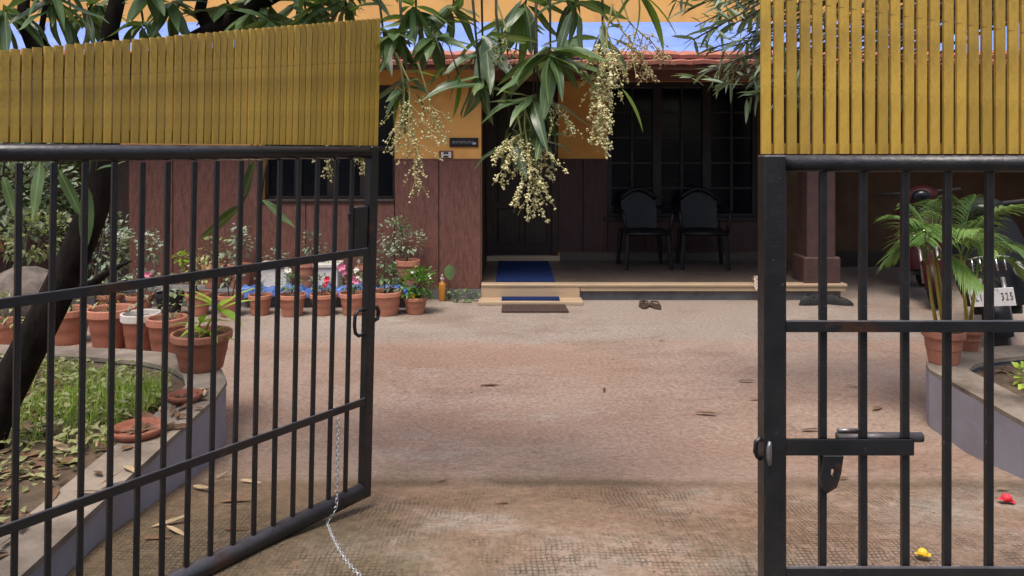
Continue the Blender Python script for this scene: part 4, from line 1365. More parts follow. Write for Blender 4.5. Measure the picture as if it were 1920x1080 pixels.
# ------------------------------------------------------------------ scooters
def scooter(loc, rz, lean, bm_, label, plate=None):
    B = Matrix.Translation(Vector(loc)) @ Matrix.Rotation(rz, 4, 'Z') @ Matrix.Rotation(lean, 4, 'X')
    t = thing('scooter', None, label, 'scooter', basis=B)

    def wheel(x):
        ring = [(x + 0.17 * math.cos(2 * math.pi * k / 24), 0, 0.225 + 0.17 * math.sin(2 * math.pi * k / 24)) for k in range(25)]
        wobj = lbuild(MB().tube(ring, 0.052, 10, False), 'wheel', 'rubber', t, True)
        rm = MB()
        rm.tube([(x, -0.05, 0.225), (x, 0.05, 0.225)], 0.04, 10)
        for k in range(6):
            a = 2 * math.pi * k / 6
            rm.tube([(x, 0, 0.225), (x + 0.14 * math.cos(a), 0, 0.225 + 0.14 * math.sin(a))], 0.014, 6)
        lbuild(rm, 'rim', 'steel', wobj)
    wheel(0.62)
    wheel(-0.58)
    fd = MB()
    na, nb_ = 12, 8
    for i in range(na + 1):
        a = rad(-8 + 150 * i / na)
        for j in range(nb_ + 1):
            v = -1 + 2 * j / nb_
            r_ = 0.245 - 0.045 * v * v
            fd.v.append((0.62 + r_ * math.cos(a), 0.085 * v, 0.225 + r_ * math.sin(a)))
    for i in range(na):
        for j in range(nb_):
            a = i * (nb_ + 1) + j
            fd.f.append((a, a + 1, a + nb_ + 2, a + nb_ + 1))
    lbuild(fd, 'front_fender', bm_, t, True)
    fk = MB()
    for s_ in (-1, 1):
        fk.tube([(0.62, 0.075 * s_, 0.225), (0.50, 0.07 * s_, 0.55)], 0.016, 8)
    lbuild(fk, 'fork', 'steel', t, True)
    ap = MB()
    na, nb_ = 10, 10
    for i in range(na + 1):
        u = i / na
        z = 0.34 + 0.62 * u
        wv = 0.13 + 0.12 * math.sin(math.pi * (0.15 + 0.7 * u))
        for j in range(nb_ + 1):
            v = -1 + 2 * j / nb_
            ap.v.append((0.53 - 0.20 * u - 0.12 * v * v, wv * v, z))
    for i in range(na):
        for j in range(nb_):
            a = i * (nb_ + 1) + j
            ap.f.append((a, a + 1, a + nb_ + 2, a + nb_ + 1))
    n0 = len(ap.v)
    ap.v += [(x - 0.035, y * 0.96, z) for x, y, z in ap.v[:n0]]
    ap.f += [tuple(i + n0 for i in reversed(f)) for f in ap.f[:na * nb_]]
    lbuild(ap, 'apron', bm_, t, True)
    lbuild(MB().sphere((0.335, 0, 1.03), (0.12, 0.17, 0.10)), 'headlamp_cowl', bm_, t, True)
    lbuild(MB().sphere((0.41, 0, 1.03), (0.055, 0.095, 0.065)), 'headlamp', 'glass', t, True)
    lbuild(MB().tube([(0.22, -0.36, 1.06), (0.29, -0.15, 1.06), (0.30, 0, 1.05), (0.29, 0.15, 1.06), (0.22, 0.36, 1.06)], 0.016, 8), 'handlebar', 'rubber', t, True)
    for s_ in (-1, 1):
        lbuild(MB().sphere((0.475, 0.175 * s_, 0.60), (0.03, 0.035, 0.055), 10, 6), 'indicator', 'lamp', t, True)
    lbuild(MB().cbox(-0.12, 0.44, -0.15, 0.15, 0.28, 0.33, 0.01), 'floorboard', 'rubber', t)
    bd = MB()
    secs = [(-0.05, 0.13, 0.30, 0.66), (-0.2, 0.16, 0.30, 0.72), (-0.45, 0.17, 0.34, 0.76), (-0.70, 0.14, 0.46, 0.78), (-0.88, 0.07, 0.60, 0.78)]
    for (x, hw, z0, z1) in secs:
        for k in range(12):
            a = 2 * math.pi * k / 12
            ca, sa = math.cos(a), math.sin(a)
            bd.v.append((x, hw * math.copysign(abs(ca) ** 0.6, ca), (z0 + z1) / 2 + (z1 - z0) / 2 * math.copysign(abs(sa) ** 0.6, sa)))
    for i in range(len(secs) - 1):
        for k in range(12):
            a, b = i * 12 + k, i * 12 + (k + 1) % 12
            bd.f.append((a, b, b + 12, a + 12))
    bd.f += [tuple(range(11, -1, -1)), tuple(48 + k for k in range(12))]
    lbuild(bd, 'body', bm_, t, True)
    lbuild(MB().cbox(-0.80, -0.03, -0.14, 0.14, 0.735, 0.82, 0.03), 'seat', 'rubber', t)
    lbuild(MB().tube([(-0.62, -0.16, 0.82), (-0.92, -0.13, 0.86), (-0.96, 0, 0.86), (-0.92, 0.13, 0.86), (-0.62, 0.16, 0.82)], 0.012, 8), 'grab_rail', 'chrome', t, True)
    lbuild(MB().sphere((-0.89, 0, 0.68), (0.03, 0.07, 0.05), 10, 6), 'tail_lamp', 'red', t, True)
    ar = MB()
    for k in range(5):
        yy = -0.10 + 0.05 * k
        ar.tube([(0.50 - 0.03 - 0.12 * (yy / .2) ** 2 + 0.045, yy, 0.60), (0.485 - 0.12 * (yy / .2) ** 2 + 0.012, yy, 0.69)], 0.006, 6)
    ar.tube([(0.475 - 0.12 * (y_ / .2) ** 2 + 0.012, y_, 0.705 - 1.2 * y_ * y_) for y_ in [-0.13 + 0.026 * k for k in range(11)]], 0.007, 6)
    lbuild(ar, 'grille', 'chrome', t, True)
    if plate:
        pz = 0.475
        po = lbuild(MB().cbox(0.885, 0.89, -0.13, 0.13, pz - 0.06, pz + 0.06, 0.002), 'number_plate', 'plate', t)
        lbuild(MB().tube([(0.886, 0, pz), (0.70, 0, pz - 0.02)], 0.012, 6), 'plate_bracket', 'rubber', t)
        for k, chh in enumerate(plate):
            if chh == ' ':
                continue
            b = Matrix.Translation((0.8915, -0.112 + 0.0249 * k, pz)) @ Matrix(((0, 0, 1, 0), (1, 0, 0, 0), (0, 1, 0, 0), (0, 0, 0, 1)))
            obj('plate_character', text_mesh(chh, 0.072, 'print'), po, b @ Matrix.Diagonal((.52, 1, 1, 1)), True)
    return t


fwd = math.atan2(-0.83, -0.56)
def scoot_at(plate_x, plate_y, off):
    return (plate_x - off * math.cos(fwd), plate_y - off * math.sin(fwd), 0)


scooter(scoot_at(3.30, 4.95, 0.89), fwd, rad(9), 'carblk', 'black scooter with white number plate parked behind the potted palms', 'KL10   325')
scooter(scoot_at(3.86, 6.95, 0.62), math.atan2(-0.9, -0.4), rad(6), 'maroon', 'maroon scooter parked at the mouth of the carport')

# ------------------------------------------------------------------ mango tree
LEAFM = []
for k in range(6):
    s_ = MB().leaf((0, 0, 0), (1, 0, 0), (0, 0, 1), 0.19, R.uniform(0.036, 0.044), [0.05, 0.15, 0.25, 0.4, 0.0, 0.3][k], 6)
    # wavy margin
    s_.v = [(x, y, z + 0.006 * math.sin(40 * x + k) * (1 if abs(y) > .004 else 0.2)) for x, y, z in s_.v]
    LEAFM.append(s_.mesh('leaf', 'mango', True))
LEAFY = []
for k in range(3):
    LEAFY.append(MB().leaf((0, 0, 0), (1, 0, 0), (0, 0, 1), 0.21, 0.042, 0.2 + 0.15 * k, 6).mesh('leaf', 'mangoy', True))

mango = thing('mango_tree', (-2.05, 2.9, PT - 0.03), 'leaning mango tree with drooping leaves and cream blossom over the drive', 'tree')
tk = [P(-60, 880, 2.88), P(-15, 780, 2.9), P(40, 680, 2.92), P(95, 575, 2.94), P(140, 480, 2.95), P(172, 400, 2.96), P(190, 320, 2.97), P(205, 220, 2.98), P(215, 120, 3.0)]
MB().tube(tk, [0.098, 0.078, 0.068, 0.063, 0.060, 0.058, 0.055, 0.052, 0.048], 14).build('trunk', 'bark', mango, True)
LIMBS = [
    ([P(212, 140, 3.0), P(320, 100, 3.0), P(400, 58, 3.0), P(475, 12, 3.0), P(600, -60, 2.95), P(780, -120, 2.85), P(960, -150, 2.8), P(1150, -150, 2.8), P(1300, -140, 2.85)], [.045, .04, .04, .036, .03, .026, .02, .016, .010]),
    ([P(212, 140, 3.0), P(205, 60, 3.0), P(225, -20, 3.0), P(210, -140, 3.0)], [.045, .034, .03, .026]),
    ([P(205, 170, 2.98), P(120, 130, 2.9), P(60, 85, 2.85), P(42, 40, 2.85), P(48, -40, 2.8)], [.04, .03, .024, .022, .018]),
    ([P(120, 130, 2.9), P(75, 70, 2.9), P(85, 10, 2.9), P(120, -60, 2.9)], [.02, .012, .010, .008]),
    ([P(160, 140, 2.95), P(135, 60, 2.95), P(100, 20, 3.0), P(70, -60, 3.0)], [.02, .014, .012, .01]),
    ([P(395, 62, 3.0), P(375, 20, 3.05), P(388, -40, 3.1)], [.03, .024, .02]),
    ([P(165, 540, 2.93), P(195, 515, 2.88), P(222, 500, 2.86), P(246, 489, 2.84)], [.022, .014, .010, .004]),
]
for pts_, rs_ in LIMBS:
    MB().tube(pts_, rs_, 8).build('branch', 'bark', mango, True)
limb_pts = [p for pts_, _ in LIMBS[:3] for p in pts_]
dense_l = []
for pts_, _ in LIMBS[:1]:
    for a, b in zip(pts_[:-1], pts_[1:]):
        dense_l += [a.lerp(b, k / 6) for k in range(6)]
for pts_, _ in LIMBS[1:6]:
    dense_l += pts_
nleaf = [0]
twigs = MB()


def rosette(px, py, d, n, size, young=0, up=0.15, down=-1.2, hang=0.0, dirs=None):
    c_ = P(px, py, d)
    a = min(dense_l, key=lambda q: (q - c_).length + (0 if q.z > c_.z else 0.6))
    mid = a.lerp(c_, 0.5) + Vector((R.uniform(-.03, .03), R.uniform(-.03, .03), 0.05))
    twigs.tube([a, mid, c_], [0.008, 0.006, 0.004], 6)
    for i in range(n):
        an = 2 * math.pi * i / n + R.uniform(-.25, .25)
        el = R.uniform(down, up)
        dv = Vector((math.cos(an) * math.cos(el), 0.75 * math.sin(an) * math.cos(el), math.sin(el) - hang))
        me = R.choice(LEAFY) if R.random() < young else R.choice(LEAFM)
        q = c_ + Vector((R.uniform(-.012, .012), R.uniform(-.012, .012), R.uniform(-.03, .03)))
        obj('leaf', me, mango, frame(q, dv, R.uniform(-.7, .7), size / 0.19 * R.uniform(.72, 1.15)))
        nleaf[0] += 1


ROS = [(1032, 92, 2.66, 18, .25, .0), (1000, 190, 2.70, 12, .23, .0), (905, 80, 2.78, 13, .23, .0), (780, 25, 2.85, 13, .18, .0), (760, 150, 2.75, 12, .17, .05),
       (850, 20, 2.9, 12, .18, .0), (985, 10, 2.85, 12, .18, .05), (1075, 10, 2.75, 10, .21, .0), (900, 150, 2.73, 8, .23, .05), (720, 70, 2.8, 10, .17, .0),
       (1130, 60, 2.75, 7, .16, .15), (650, 10, 2.9, 12, .18, .0), (575, 30, 2.95, 11, .18, .0), (500, 20, 3.0, 11, .18, .0), (330, 20, 3.05, 12, .18, .05),
       (270, 50, 3.05, 12, .18, .0), (165, 20, 3.1, 12, .18, .05), (100, 10, 2.8, 11, .18, .0), (10, 20, 2.8, 12, .2, .0), (430, 10, 3.15, 8, .17, .0),
       (960, 250, 2.72, 8, .18, .0), (1010, 250, 2.70, 7, .16, .05)]
for (px, py, d, n, sz, yg) in ROS:
    rosette(px, py, d, n, sz, yg)
# bright young leaves hanging at the right of the cluster
c0 = P(1195, -15, 2.6)
twigs.tube([P(1150, -150, 2.8), c0 + Vector((0, 0, .06)), c0], [.006, .005, .004], 6)
for (ex, ey, k) in ((1210, 90, 1), (1255, 85, 1), (1278, 60, 1), (1225, 60, 0), (1150, 60, 0)):
    e = P(ex, ey, 2.6)
    v = e - c0
    obj('leaf', R.choice(LEAFY) if k else R.choice(LEAFM), mango, frame(c0, v + Vector((0, 0, .05)), R.uniform(-.5, .5), v.length / 0.2))
for (ax, ay, ex, ey, d, k) in ((1165, 165, 1215, 232, 2.65, 1), (860, 140, 862, 215, 2.7, 1), (835, 125, 795, 165, 2.7, 0)):
    a, e = P(ax, ay, d), P(ex, ey, d)
    obj('leaf', LEAFY[0] if k else LEAFM[0], mango, frame(a, e - a, 0.5, (e - a).length / 0.19))
    twigs.tube([P(ax - 20, ay - 60, d), a], 0.003, 5)
# single leaves low behind the left gate
for (ax, ay, ex, ey, d, rl_, k) in ((74, 300, 68, 412, 2.6, 1.5, 1), (112, 318, 150, 410, 2.7, 1.4, 1), (165, 350, 158, 475, 2.75, 0.9, 0), (5, 330, 30, 410, 2.7, 0.8, 0),
                                   (455, 385, 372, 448, 3.0, 0.8, 0), (490, 375, 555, 425, 3.0, 0.6, 0), (480, 300, 445, 395, 3.0, 0.5, 0), (180, 320, 235, 300, 2.8, 0.4, 0)):
    a, e = P(ax, ay, d), P(ex, ey, d)
    obj('leaf', LEAFM[k], mango, frame(a, e - a, rl_, (e - a).length / 0.19))
    twigs.tube([P(ax + 20, ay - 130, d), P(ax + 6, ay - 50, d), a], [.005, .004, .003], 5)
tw = twigs.build('twigs', 'twig', mango, True)
tw['kind'] = 'stuff'
# crown above the frame
cr = MB()
for _ in range(95):
    c_ = Vector((-3.4 + 4.2 * R.random() ** 1.5, R.uniform(2.2, 4.4), 0))
    c_.z = R.uniform(2.25, 3.6) + max(0, 0.15 * (c_.y - 2.8))
    n = R.randint(9, 13)
    for i in range(n):
        an = 2 * math.pi * i / n + R.uniform(-.3, .3)
        el = R.uniform(-1.1, .4)
        cr.leaf(c_, (math.cos(an) * math.cos(el), math.sin(an) * math.cos(el), math.sin(el)), (R.uniform(-.4, .4), R.uniform(-.4, .4), 1), R.uniform(.13, .21), .042, R.uniform(0, .3), 2)
for _ in range(40):
    px, py = R.uniform(-40, 1130), R.uniform(-110, 45)
    if px > 700:
        py = R.uniform(-120, 75)
    c_ = P(px, py, R.uniform(2.75, 3.3))
    n = R.randint(9, 13)
    for i in range(n):
        an = 2 * math.pi * i / n + R.uniform(-.3, .3)
        el = R.uniform(-1.2, .3)
        cr.leaf(c_, (math.cos(an) * math.cos(el), math.sin(an) * math.cos(el), math.sin(el)), (R.uniform(-.6, .6), R.uniform(-.6, .6), 1), R.uniform(.12, .19), .045, R.uniform(0, .3), 3)
co = cr.build('crown', 'mangof', mango)
co['kind'] = 'stuff'


def panicle(px, py, ex, ey, d, spread, dens, fm='floret', nb=14, fs=0.0040):
    dens *= 0.62
    a, e = P(px, py, d), P(ex, ey, d)
    ax = e - a
    st_ = MB()
    fl_ = MB()
    n = 8
    axis = [a + ax * (k / n) + Vector((R.uniform(-.006, .006), R.uniform(-.01, .01), 0)) for k in range(n + 1)]
    st_.tube([a + Vector((R.uniform(-.05, .02), 0, .10))] + axis, [.004] + [.0032 * (1 - .6 * k / n) for k in range(n + 1)], 5)
    an = 0

    def puff(q, r, c):
        for _ in range(c):
            fl_.ball(q + Vector((R.gauss(0, r), R.gauss(0, r), R.gauss(0, r))), fs * R.uniform(.6, 1.35))
    for b in range(nb):
        u = 0.05 + 0.90 * b / nb
        q = axis[int(u * n)].lerp(axis[min(n, int(u * n) + 1)], u * n - int(u * n))
        an += 2.4
        Lb = spread * (1 - 0.75 * u) * R.uniform(.7, 1.2)
        dv = Vector((math.cos(an) * .8, math.sin(an) * .6, R.uniform(-1.3, -.2))).normalized()
        e2 = q + dv * Lb + Vector((0, 0, -0.25 * Lb))
        m_ = q.lerp(e2, .5) + Vector((0, 0, .12 * Lb))
        st_.tube([q, m_, e2], [.0018, .0014, .0008], 4)
        for k in range(max(3, int(Lb / 0.010))):
            t_ = 0.25 + 0.75 * R.random()
            w0 = q.lerp(m_, min(1, t_ * 2)) if t_ < .5 else m_.lerp(e2, (t_ - .5) * 2)
            puff(w0, 0.0035 + 0.005 * (1 - t_), max(1, int(dens * R.uniform(.5, 1.5))))
    for k in range(int(ax.length / 0.006)):
        u = R.uniform(.35, 1)
        q = axis[min(n - 1, int(u * n))].lerp(axis[min(n, int(u * n) + 1)], u * n - int(u * n))
        puff(q, 0.006, max(1, int(dens * .6)))
    s0 = st_.build('flower_panicle', 'panst', mango)
    fo = fl_.build('florets', fm, s0)
    fo['kind'] = 'stuff'


panicle(985, 235, 1004, 408, 2.66, .20, 5, 'floret', 22)
panicle(978, 250, 938, 275, 2.66, .14, 6, 'floret', 14)
panicle(1005, 255, 1035, 335, 2.67, .08, 4, 'floret', 10)
panicle(1140, 60, 1120, 270, 2.66, .15, 7, 'floret', 26)
panicle(1150, 90, 1110, 180, 2.7, .10, 4, 'floret', 14)
panicle(1120, 150, 1140, 300, 2.64, .09, 4, 'floret', 16)
panicle(1170, 60, 1225, 140, 2.68, .16, 3, 'floretb', 18)
panicle(1180, 40, 1255, 110, 2.7, .13, 2, 'floretb', 14)
panicle(765, 150, 785, 370, 2.7, .17, 1.6, 'floret', 22)
panicle(760, 170, 745, 290, 2.72, .12, 1.3, 'floret', 14)
panicle(800, 170, 835, 270, 2.7, .10, 1.3, 'floret', 12)
panicle(615, 265, 618, 335, 2.95, .08, 3, 'floret', 10)
panicle(670, 265, 685, 325, 2.95, .07, 3, 'floret', 10)
panicle(950, 60, 930, 120, 2.7, .10, 2, 'mangoy', 10)
panicle(1020, 170, 1080, 250, 2.68, .13, 2.5, 'floret', 14)

# ------------------------------------------------------------------ narrow-leafed tree over the right-hand kerb
oak = thing('narrow_leafed_tree', (2.85, 3.3, PT - 0.04), 'grey green narrow leafed tree reaching over the closed gate', 'tree')
tr_ = [Vector((2.85, 3.3, PT - 0.05)), Vector((2.83, 3.32, 1.2)), Vector((2.75, 3.4, 2.0)), Vector((2.65, 3.5, 2.7)), Vector((2.5, 3.6, 3.3))]
MB().tube(tr_, [.07, .06, .052, .045, .03], 10).build('trunk', 'bark2', oak, True)
OL = []
for k in range(4):
    OL.append(MB().leaf((0, 0, 0), (1, 0, 0), (0, 0, 1), 0.125, 0.022, [0.05, .2, .35, .1][k], 4).mesh('leaf', 'olean', True))
tips = [(1285, 150), (1330, 130), (1335, 165), (1370, 100), (1385, 150), (1400, 185), (1420, 120), (1320, 95), (1300, 75), (1350, 60), (1390, 40), (1405, 10), (1345, 15), (1290, 20), (1420, 70), (1440, 150), (1470, 110), (1500, 190), (1530, 70), (1560, 150), (1490, 30)]
stuff_l = MB()
cnt = 0
for i, (px, py) in enumerate(tips + [(R.uniform(1440, 1700), R.uniform(-60, 200)) for _ in range(60)] + [(R.gauss(1375, 50), R.uniform(-30, 165)) for _ in range(26)]):
    d = R.uniform(3.9, 4.6)
    c_ = P(px, py, d)
    a = min([Vector((2.5, 3.6, 3.3)), Vector((2.65, 3.5, 2.7)), Vector((2.75, 3.4, 2.2))], key=lambda q: (q - c_).length)
    mid = a.lerp(c_, .55) + Vector((0, 0, .12))
    MB().tube([a, mid, c_], [.014, .008, .003], 6).build('branch', 'bark2', oak, True)
    ax = (c_ - mid).normalized()
    for k in range(13 if i < len(tips) else 10):
        u = R.uniform(0, .28)
        q = c_.lerp(mid, u)
        v = (ax * 0.6 + Vector((R.gauss(0, .6), R.gauss(0, .6), R.gauss(-.1, .5)))).normalized()
        if i < len(tips):
            obj('leaf', R.choice(OL), oak, frame(q, v, R.uniform(-1, 1), R.uniform(.7, 1.15)))
            cnt += 1
        else:
            stuff_l.leaf(q, v, (0, 0, 1), R.uniform(.08, .13), .016, .2, 2)
for _ in range(800):
    v = Vector((R.gauss(0, 1), R.gauss(0, 1), R.gauss(0, 1))).normalized()
    c_ = Vector((2.6, 3.8, 3.3)) + Vector((v.x * 1.1, v.y * .8, v.z * .8)) * R.uniform(.3, 1) ** .5
    stuff_l.leaf(c_, v + Vector((R.gauss(0, .5), R.gauss(0, .5), R.gauss(0, .5))), (0, 0, 1), R.uniform(.08, .13), .016, .2, 2)
so_ = stuff_l.build('crown', 'olean', oak)
so_['kind'] = 'stuff'

# ------------------------------------------------------------------ planter vegetation, litter
def in_bed(x, y):
    if y < 3.5:
        return x < -1.60
    return x < -1.62 - (y - 3.5) * 0.9 - max(0, y - 3.9) * 2 and y < 4.15


gs = MB()
k = 0
while k < 5200:
    y = R.uniform(2.9, 4.12)
    x = R.uniform(-3.4, -1.58)
    if not in_bed(x, y):
        continue
    k += 1
    hh = R.uniform(.03, .09)
    if (x + 1.85) ** 2 + (y - 3.35) ** 2 < 0.09:
        hh *= 1.8
    elif R.random() < .5:
        continue
    gs.leaf((x, y, PT - .03), (R.gauss(0, .35), R.gauss(0, .35), 1), (R.gauss(0, 1), R.gauss(0, 1), 0), hh, .006, -0.0 + R.uniform(-.2, .2), 1)
tag(gs.build('grass', 'grass'), 'short bright grass tufts in the planter', 'grass', kind='stuff')
ws = MB()
k = 0
while k < 2600:
    y = R.uniform(2.1, 4.15) ** 1.0
    x = R.uniform(-3.6, -1.58)
    if not in_bed(x, y) or R.random() > 0.25 + 0.75 * min(1, max(0, (y - 2.3) / 0.9)):
        continue
    k += 1
    z = PT - .03 + R.uniform(0, .09) * (0.4 if y < 2.8 else 1)
    an = R.uniform(0, 6.28)
    ws.leaf((x, y, z), (math.cos(an), math.sin(an), R.uniform(-.2, .7)), (R.gauss(0, .4), R.gauss(0, .4), 1), R.uniform(.03, .07), R.uniform(.014, .03), .2, 1)
tag(ws.build('weeds', 'weed'), 'low broad leafed weeds covering the planter', 'weeds', kind='stuff')
for nm, mt, cntl, lab in (('leaf_litter', 'dead', 620, 'brown leaf litter over the planter soil'), ('pale_leaf_litter', 'dead2', 230, 'pale dry leaves scattered in the planter')):
    ls = MB()
    k = 0
    while k < cntl:
        y = R.uniform(1.8, 3.7)
        x = R.uniform(-3.2, -1.56)
        spill = R.random() < 0.05
        if spill:
            x = R.uniform(-1.56, -1.40) - 0.05 * max(0, y - 3.3)
            y = min(y, 3.45)
        elif not in_bed(x, y):
            continue
        k += 1
        an = R.uniform(0, 6.28)
        ls.leaf((x, y, (PT + .004 if spill else PT - .024) + R.uniform(0, .012)), (math.cos(an), math.sin(an), R.uniform(-.1, .25)), (R.gauss(0, .35), R.gauss(0, .35), 1), R.uniform(.05, .13), R.uniform(.018, .035), R.uniform(-.1, .25), 2)
    tag(ls.build(nm, mt), lab, 'leaves', kind='stuff')
# sparse growth and chips in the right planter
s_ = MB()
for _ in range(260):
    x, y = R.uniform(2.5, 3.6), R.uniform(2.6, 4.0)
    an = R.uniform(0, 6.28)
    s_.leaf((x, y, PT - .038), (math.cos(an), math.sin(an), R.uniform(-.05, .3)), (R.gauss(0, .4), R.gauss(0, .4), 1), R.uniform(.04, .10), .03, .1, 1)
tag(s_.build('leaf_litter', 'dead'), 'reddish litter in the bed behind the lavender kerb', 'leaves', kind='stuff')
bp_ = thing('small_herb', (2.62, 3.70, PT - .04), 'small pale green herb in the bed below the palms', 'plant')
leaf_cloud(MB(), (2.62, 3.70, PT + .01), (.10, .09, .05), 70, .05, .035).build('foliage', 'lime', bp_)
stem(MB(), (2.62, 3.70, PT - .04), (2.62, 3.70, PT + .02)).build('stem', 'twig', bp_)
# terracotta dishes on the kerb
for (px, py, r, lab) in ((278, 815, .105, 'broad terracotta dish of dry leaves on the planter kerb'), (372, 752, .075, 'smaller terracotta dish on the planter kerb')):
    d = F * (H - PT) / (py - HY)
    c_ = Vector(((px - 960) / F * d, d, PT + 0.0005))
    if c_.x > -1.48:
        c_.x = -1.48 - r * 0.3
    t = thing('saucer', c_, lab, 'dish')
    MB().lathe([(r * .82, 0), (r * .97, .018), (r, .034), (r * .95, .036), (r * .90, .018), (r * .78, .010), (.001, .009)], 26, c_, True).build('dish', 'terra_old', t, True)
    l_ = MB()
    for _ in range(12):
        an = R.uniform(0, 6.28)
        l_.leaf(c_ + Vector((R.uniform(-.5, .3) * r, R.uniform(-.4, .4) * r, .012)), (math.cos(an), math.sin(an), .1), (0, 0, 1), r * .6, .025, 0, 1)
    l_.build('dry_leaves', 'dead', t)
# fallen leaves and petals on the drive
FLV = []
for k in range(4):
    FLV.append(MB().leaf((-.06, 0, 0), (1, 0, .0), (0, 0, 1), .13, .03, [.0, -.15, .1, -.25][k], 4).mesh('fallen_leaf', 'dead', True))
    FLV.append(MB().leaf((-.06, 0, 0), (1, 0, .0), (0, 0, 1), .13, .026, [.0, -.15, .1, -.25][k], 4).mesh('fallen_leaf', 'dead2', True))
for (px, py, a, k, s) in ((1325, 777, 170, 0, 1.0), (1418, 749, 5, 2, .8), (1400, 716, 175, 4, .9), (1133, 733, 80, 0, .6), (1646, 767, 40, 2, 1.0), (915, 725, 0, 0, 1.1), (1520, 808, 0, 4, .9),
                          (1600, 726, 150, 4, .6), (1360, 677, 20, 1, .5), (1000, 850, 10, 0, .3), (377, 919, -30, 3, .9), (352, 868, -40, 1, .8), (318, 985, 30, 3, 1.0), (330, 1000, -30, 1, .9),
                          (440, 942, 5, 0, 1.0), (445, 995, 0, 2, .8), (292, 1012, 10, 0, .7), (415, 895, 60, 3, .5), (470, 905, 0, 5, .8), (940, 948, 0, 0, .5), (1580, 900, 20, 4, .5), (1880, 920, 10, 1, .5), (1240, 640, 0, 0, .5), (830, 905, 30, 0, .4)):
    q = GP(px, py)
    o = obj('fallen_leaf', FLV[(k * 2) % 8 if k in (0, 2, 4) else k], None, Matrix.Translation(q + Vector((0, 0, .008))) @ Euler((R.uniform(-.25, .25), R.uniform(-.1, .1), rad(a))).to_matrix().to_4x4() @ Matrix.Diagonal((s, s, s, 1)))
    tag(o, 'dry curled leaf fallen on the concrete drive', 'leaf', 'fallen leaves on the drive')
for (px, py, m_, lab, r) in ((1888, 942, 'red', 'crumpled red flower fallen on the ramp beside the lavender kerb', .028), (1730, 1047, 'yellow', 'yellow flower fallen on the ramp', .024)):
    q = GP(px, py) + Vector((0, 0, .008))
    f_ = MB()
    for k in range(7):
        an = k * .9
        f_.leaf(q, (math.cos(an), math.sin(an), R.uniform(.0, .9)), (0, 0, 1), r * R.uniform(.9, 1.4), r * 1.0, .2, 2)
    f_.sphere(q + Vector((0, 0, .01)), (r * .7, r * .6, r * .55), 8, 6)
    tag(f_.build('fallen_flower', m_, None, True), lab, 'flower')

db = MB()
for _ in range(150):
    y = 2.25 + 4.2 * R.random() ** 1.6
    x = R.uniform(-1.25, 2.0)
    an = R.uniform(0, 6.28)
    db.leaf((x, y, gz(y) + wav(x, y) + .003), (math.cos(an), math.sin(an), R.uniform(0, .15)), (R.gauss(0, .3), R.gauss(0, .3), 1), R.uniform(.008, .03), R.uniform(.003, .009), 0, 1)
tag(db.build('debris', 'dead'), 'tiny leaf scraps scattered over the drive', 'debris', kind='stuff')

# ------------------------------------------------------------------ garden at the far left
rk = MB().sphere((0, 0, 0), (.30, .26, .26), 16, 10)
rk.v = [(x * (1 + .12 * math.sin(7 * z + 3 * x)), y * (1 + .1 * math.sin(9 * x)), z * (1 + .1 * math.sin(8 * y + 1))) for x, y, z in rk.v]
q = P(45, 520, 6.0)
rk.v = [(x + q.x, y + q.y, z + 0.24) for x, y, z in rk.v]
rko = rk.build('boulder', 'rock', None, True)
rko.scale = (1, 1, 1)
tag(rko, 'rounded grey boulder behind the mango trunk', 'rock')


def shrub(px, py, d, rx, rz, n, L, W, m_, label):
    c_ = P(px, py, d)
    t = thing('shrub', (c_.x, c_.y, -.03), label, 'shrub', 'shrubs at the side of the house')
    st_ = MB()
    for k in range(5):
        stem(st_, (c_.x + R.uniform(-.1, .1), c_.y + R.uniform(-.1, .1), -.05), c_ + Vector((R.uniform(-.6, .6) * rx, R.uniform(-.5, .5) * rx, R.uniform(-.3, .5) * rz)), .018, .006, .1)
    st_.build('stem', 'bark2', t)
    leaf_cloud(MB(), c_, (rx, rx * .8, rz), n, L, W, .3, .3, 1, .2).build('foliage', m_, t)


shrub(20, 360, 6.8, .55, .5, 900, .10, .05, 'bushg', 'grey green shrub with pale leaves beside the boulder')
shrub(105, 340, 7.4, .55, .55, 900, .09, .05, 'bush', 'mid green shrub close to the maroon wall')
shrub(60, 440, 6.4, .35, .25, 420, .06, .04, 'weed', 'yellow green low shrub behind the boulder')
shrub(190, 460, 6.6, .30, .32, 380, .06, .04, 'bushg', 'dusty shrub at the corner of the maroon wall')
shrub(-160, 330, 7.0, .8, .8, 900, .11, .05, 'bush', 'tall leafy shrub at the edge of the garden')


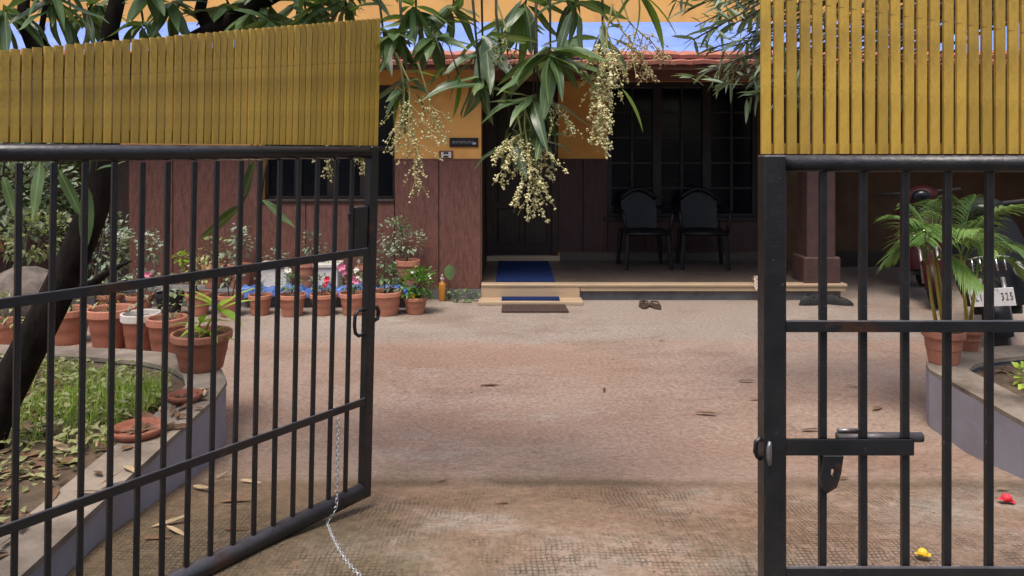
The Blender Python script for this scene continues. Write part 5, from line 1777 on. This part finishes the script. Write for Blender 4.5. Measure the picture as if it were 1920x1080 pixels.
def bgtree(x, y, h, r, label, m_='bush'):
    t = thing('garden_tree', (x, y, -.06), label, 'tree', 'trees beside the house')
    MB().tube([(x, y, -.1), (x + .1, y, h * .5), (x, y + .1, h)], [.14, .10, .05], 8).build('trunk', 'bark', t, True)
    s = MB()
    for _ in range(14):
        v = Vector((R.gauss(0, 1), R.gauss(0, 1), R.gauss(0, 1))).normalized()
        leaf_cloud(s, Vector((x, y, h)) + v * r * R.uniform(.3, .8), (r * .45, r * .45, r * .35), 130, .17, .06)
    o = s.build('crown', m_, t)


bgtree(-6.6, 7.6, 2.4, 1.3, 'dark leafy tree at the far corner of the garden')
bgtree(-6.0, 5.2, 2.6, 1.2, 'leafy tree standing over the side garden', 'bush')
bgtree(7.2, 4.8, 3.0, 1.4, 'leafy tree beyond the carport', 'bush')
def blocker_tree(x, y, h, r, label):  # unseen trees, added to keep low sky light out of the verandah
    t = thing('blocker_tree', (x, y, .1), label, 'tree', 'unseen light blocking trees across the street')
    MB().tube([(x, y, 0), (x + .1, y, h * .45), (x, y + .1, h * .9)], [.22, .16, .08], 8).build('trunk', 'bark2', t, True)
    s = MB()
    for _ in range(60):
        v = Vector((R.gauss(0, 1), R.gauss(0, 1), R.gauss(0, 1))).normalized() * R.uniform(.4, 1)
        leaf_cloud(s, (x + v.x * r, y + v.y * r * .6, h * .58 + v.z * h * .42), (r * .35, r * .3, r * .3), 60, .34, .17)
    s.build('crown', 'bush', t)


for i, (x, y, h, r) in enumerate(((-11, -9.5, 8, 2.8), (-6.2, -10, 9, 2.8), (-1.5, -9.8, 8.5, 2.8), (3.2, -10.2, 9, 2.8), (8, -9.6, 8.5, 2.8), (12.5, -9.8, 8, 2.8))):
    blocker_tree(x, y, h, r, 'unseen broad leafy tree added across the street to block low light')
cw = MB().box(-40, 40, -9.25, -9.05, 0.0, 2.0)  # unseen wall behind the camera, added so less light reaches the verandah
tag(cw.build('blocker_wall', 'plinth'), 'unseen grey wall added across the street to block low light', 'wall')
print('mango leaves', nleaf[0], 'narrow leaves', cnt, 'objects', len(bpy.data.objects))
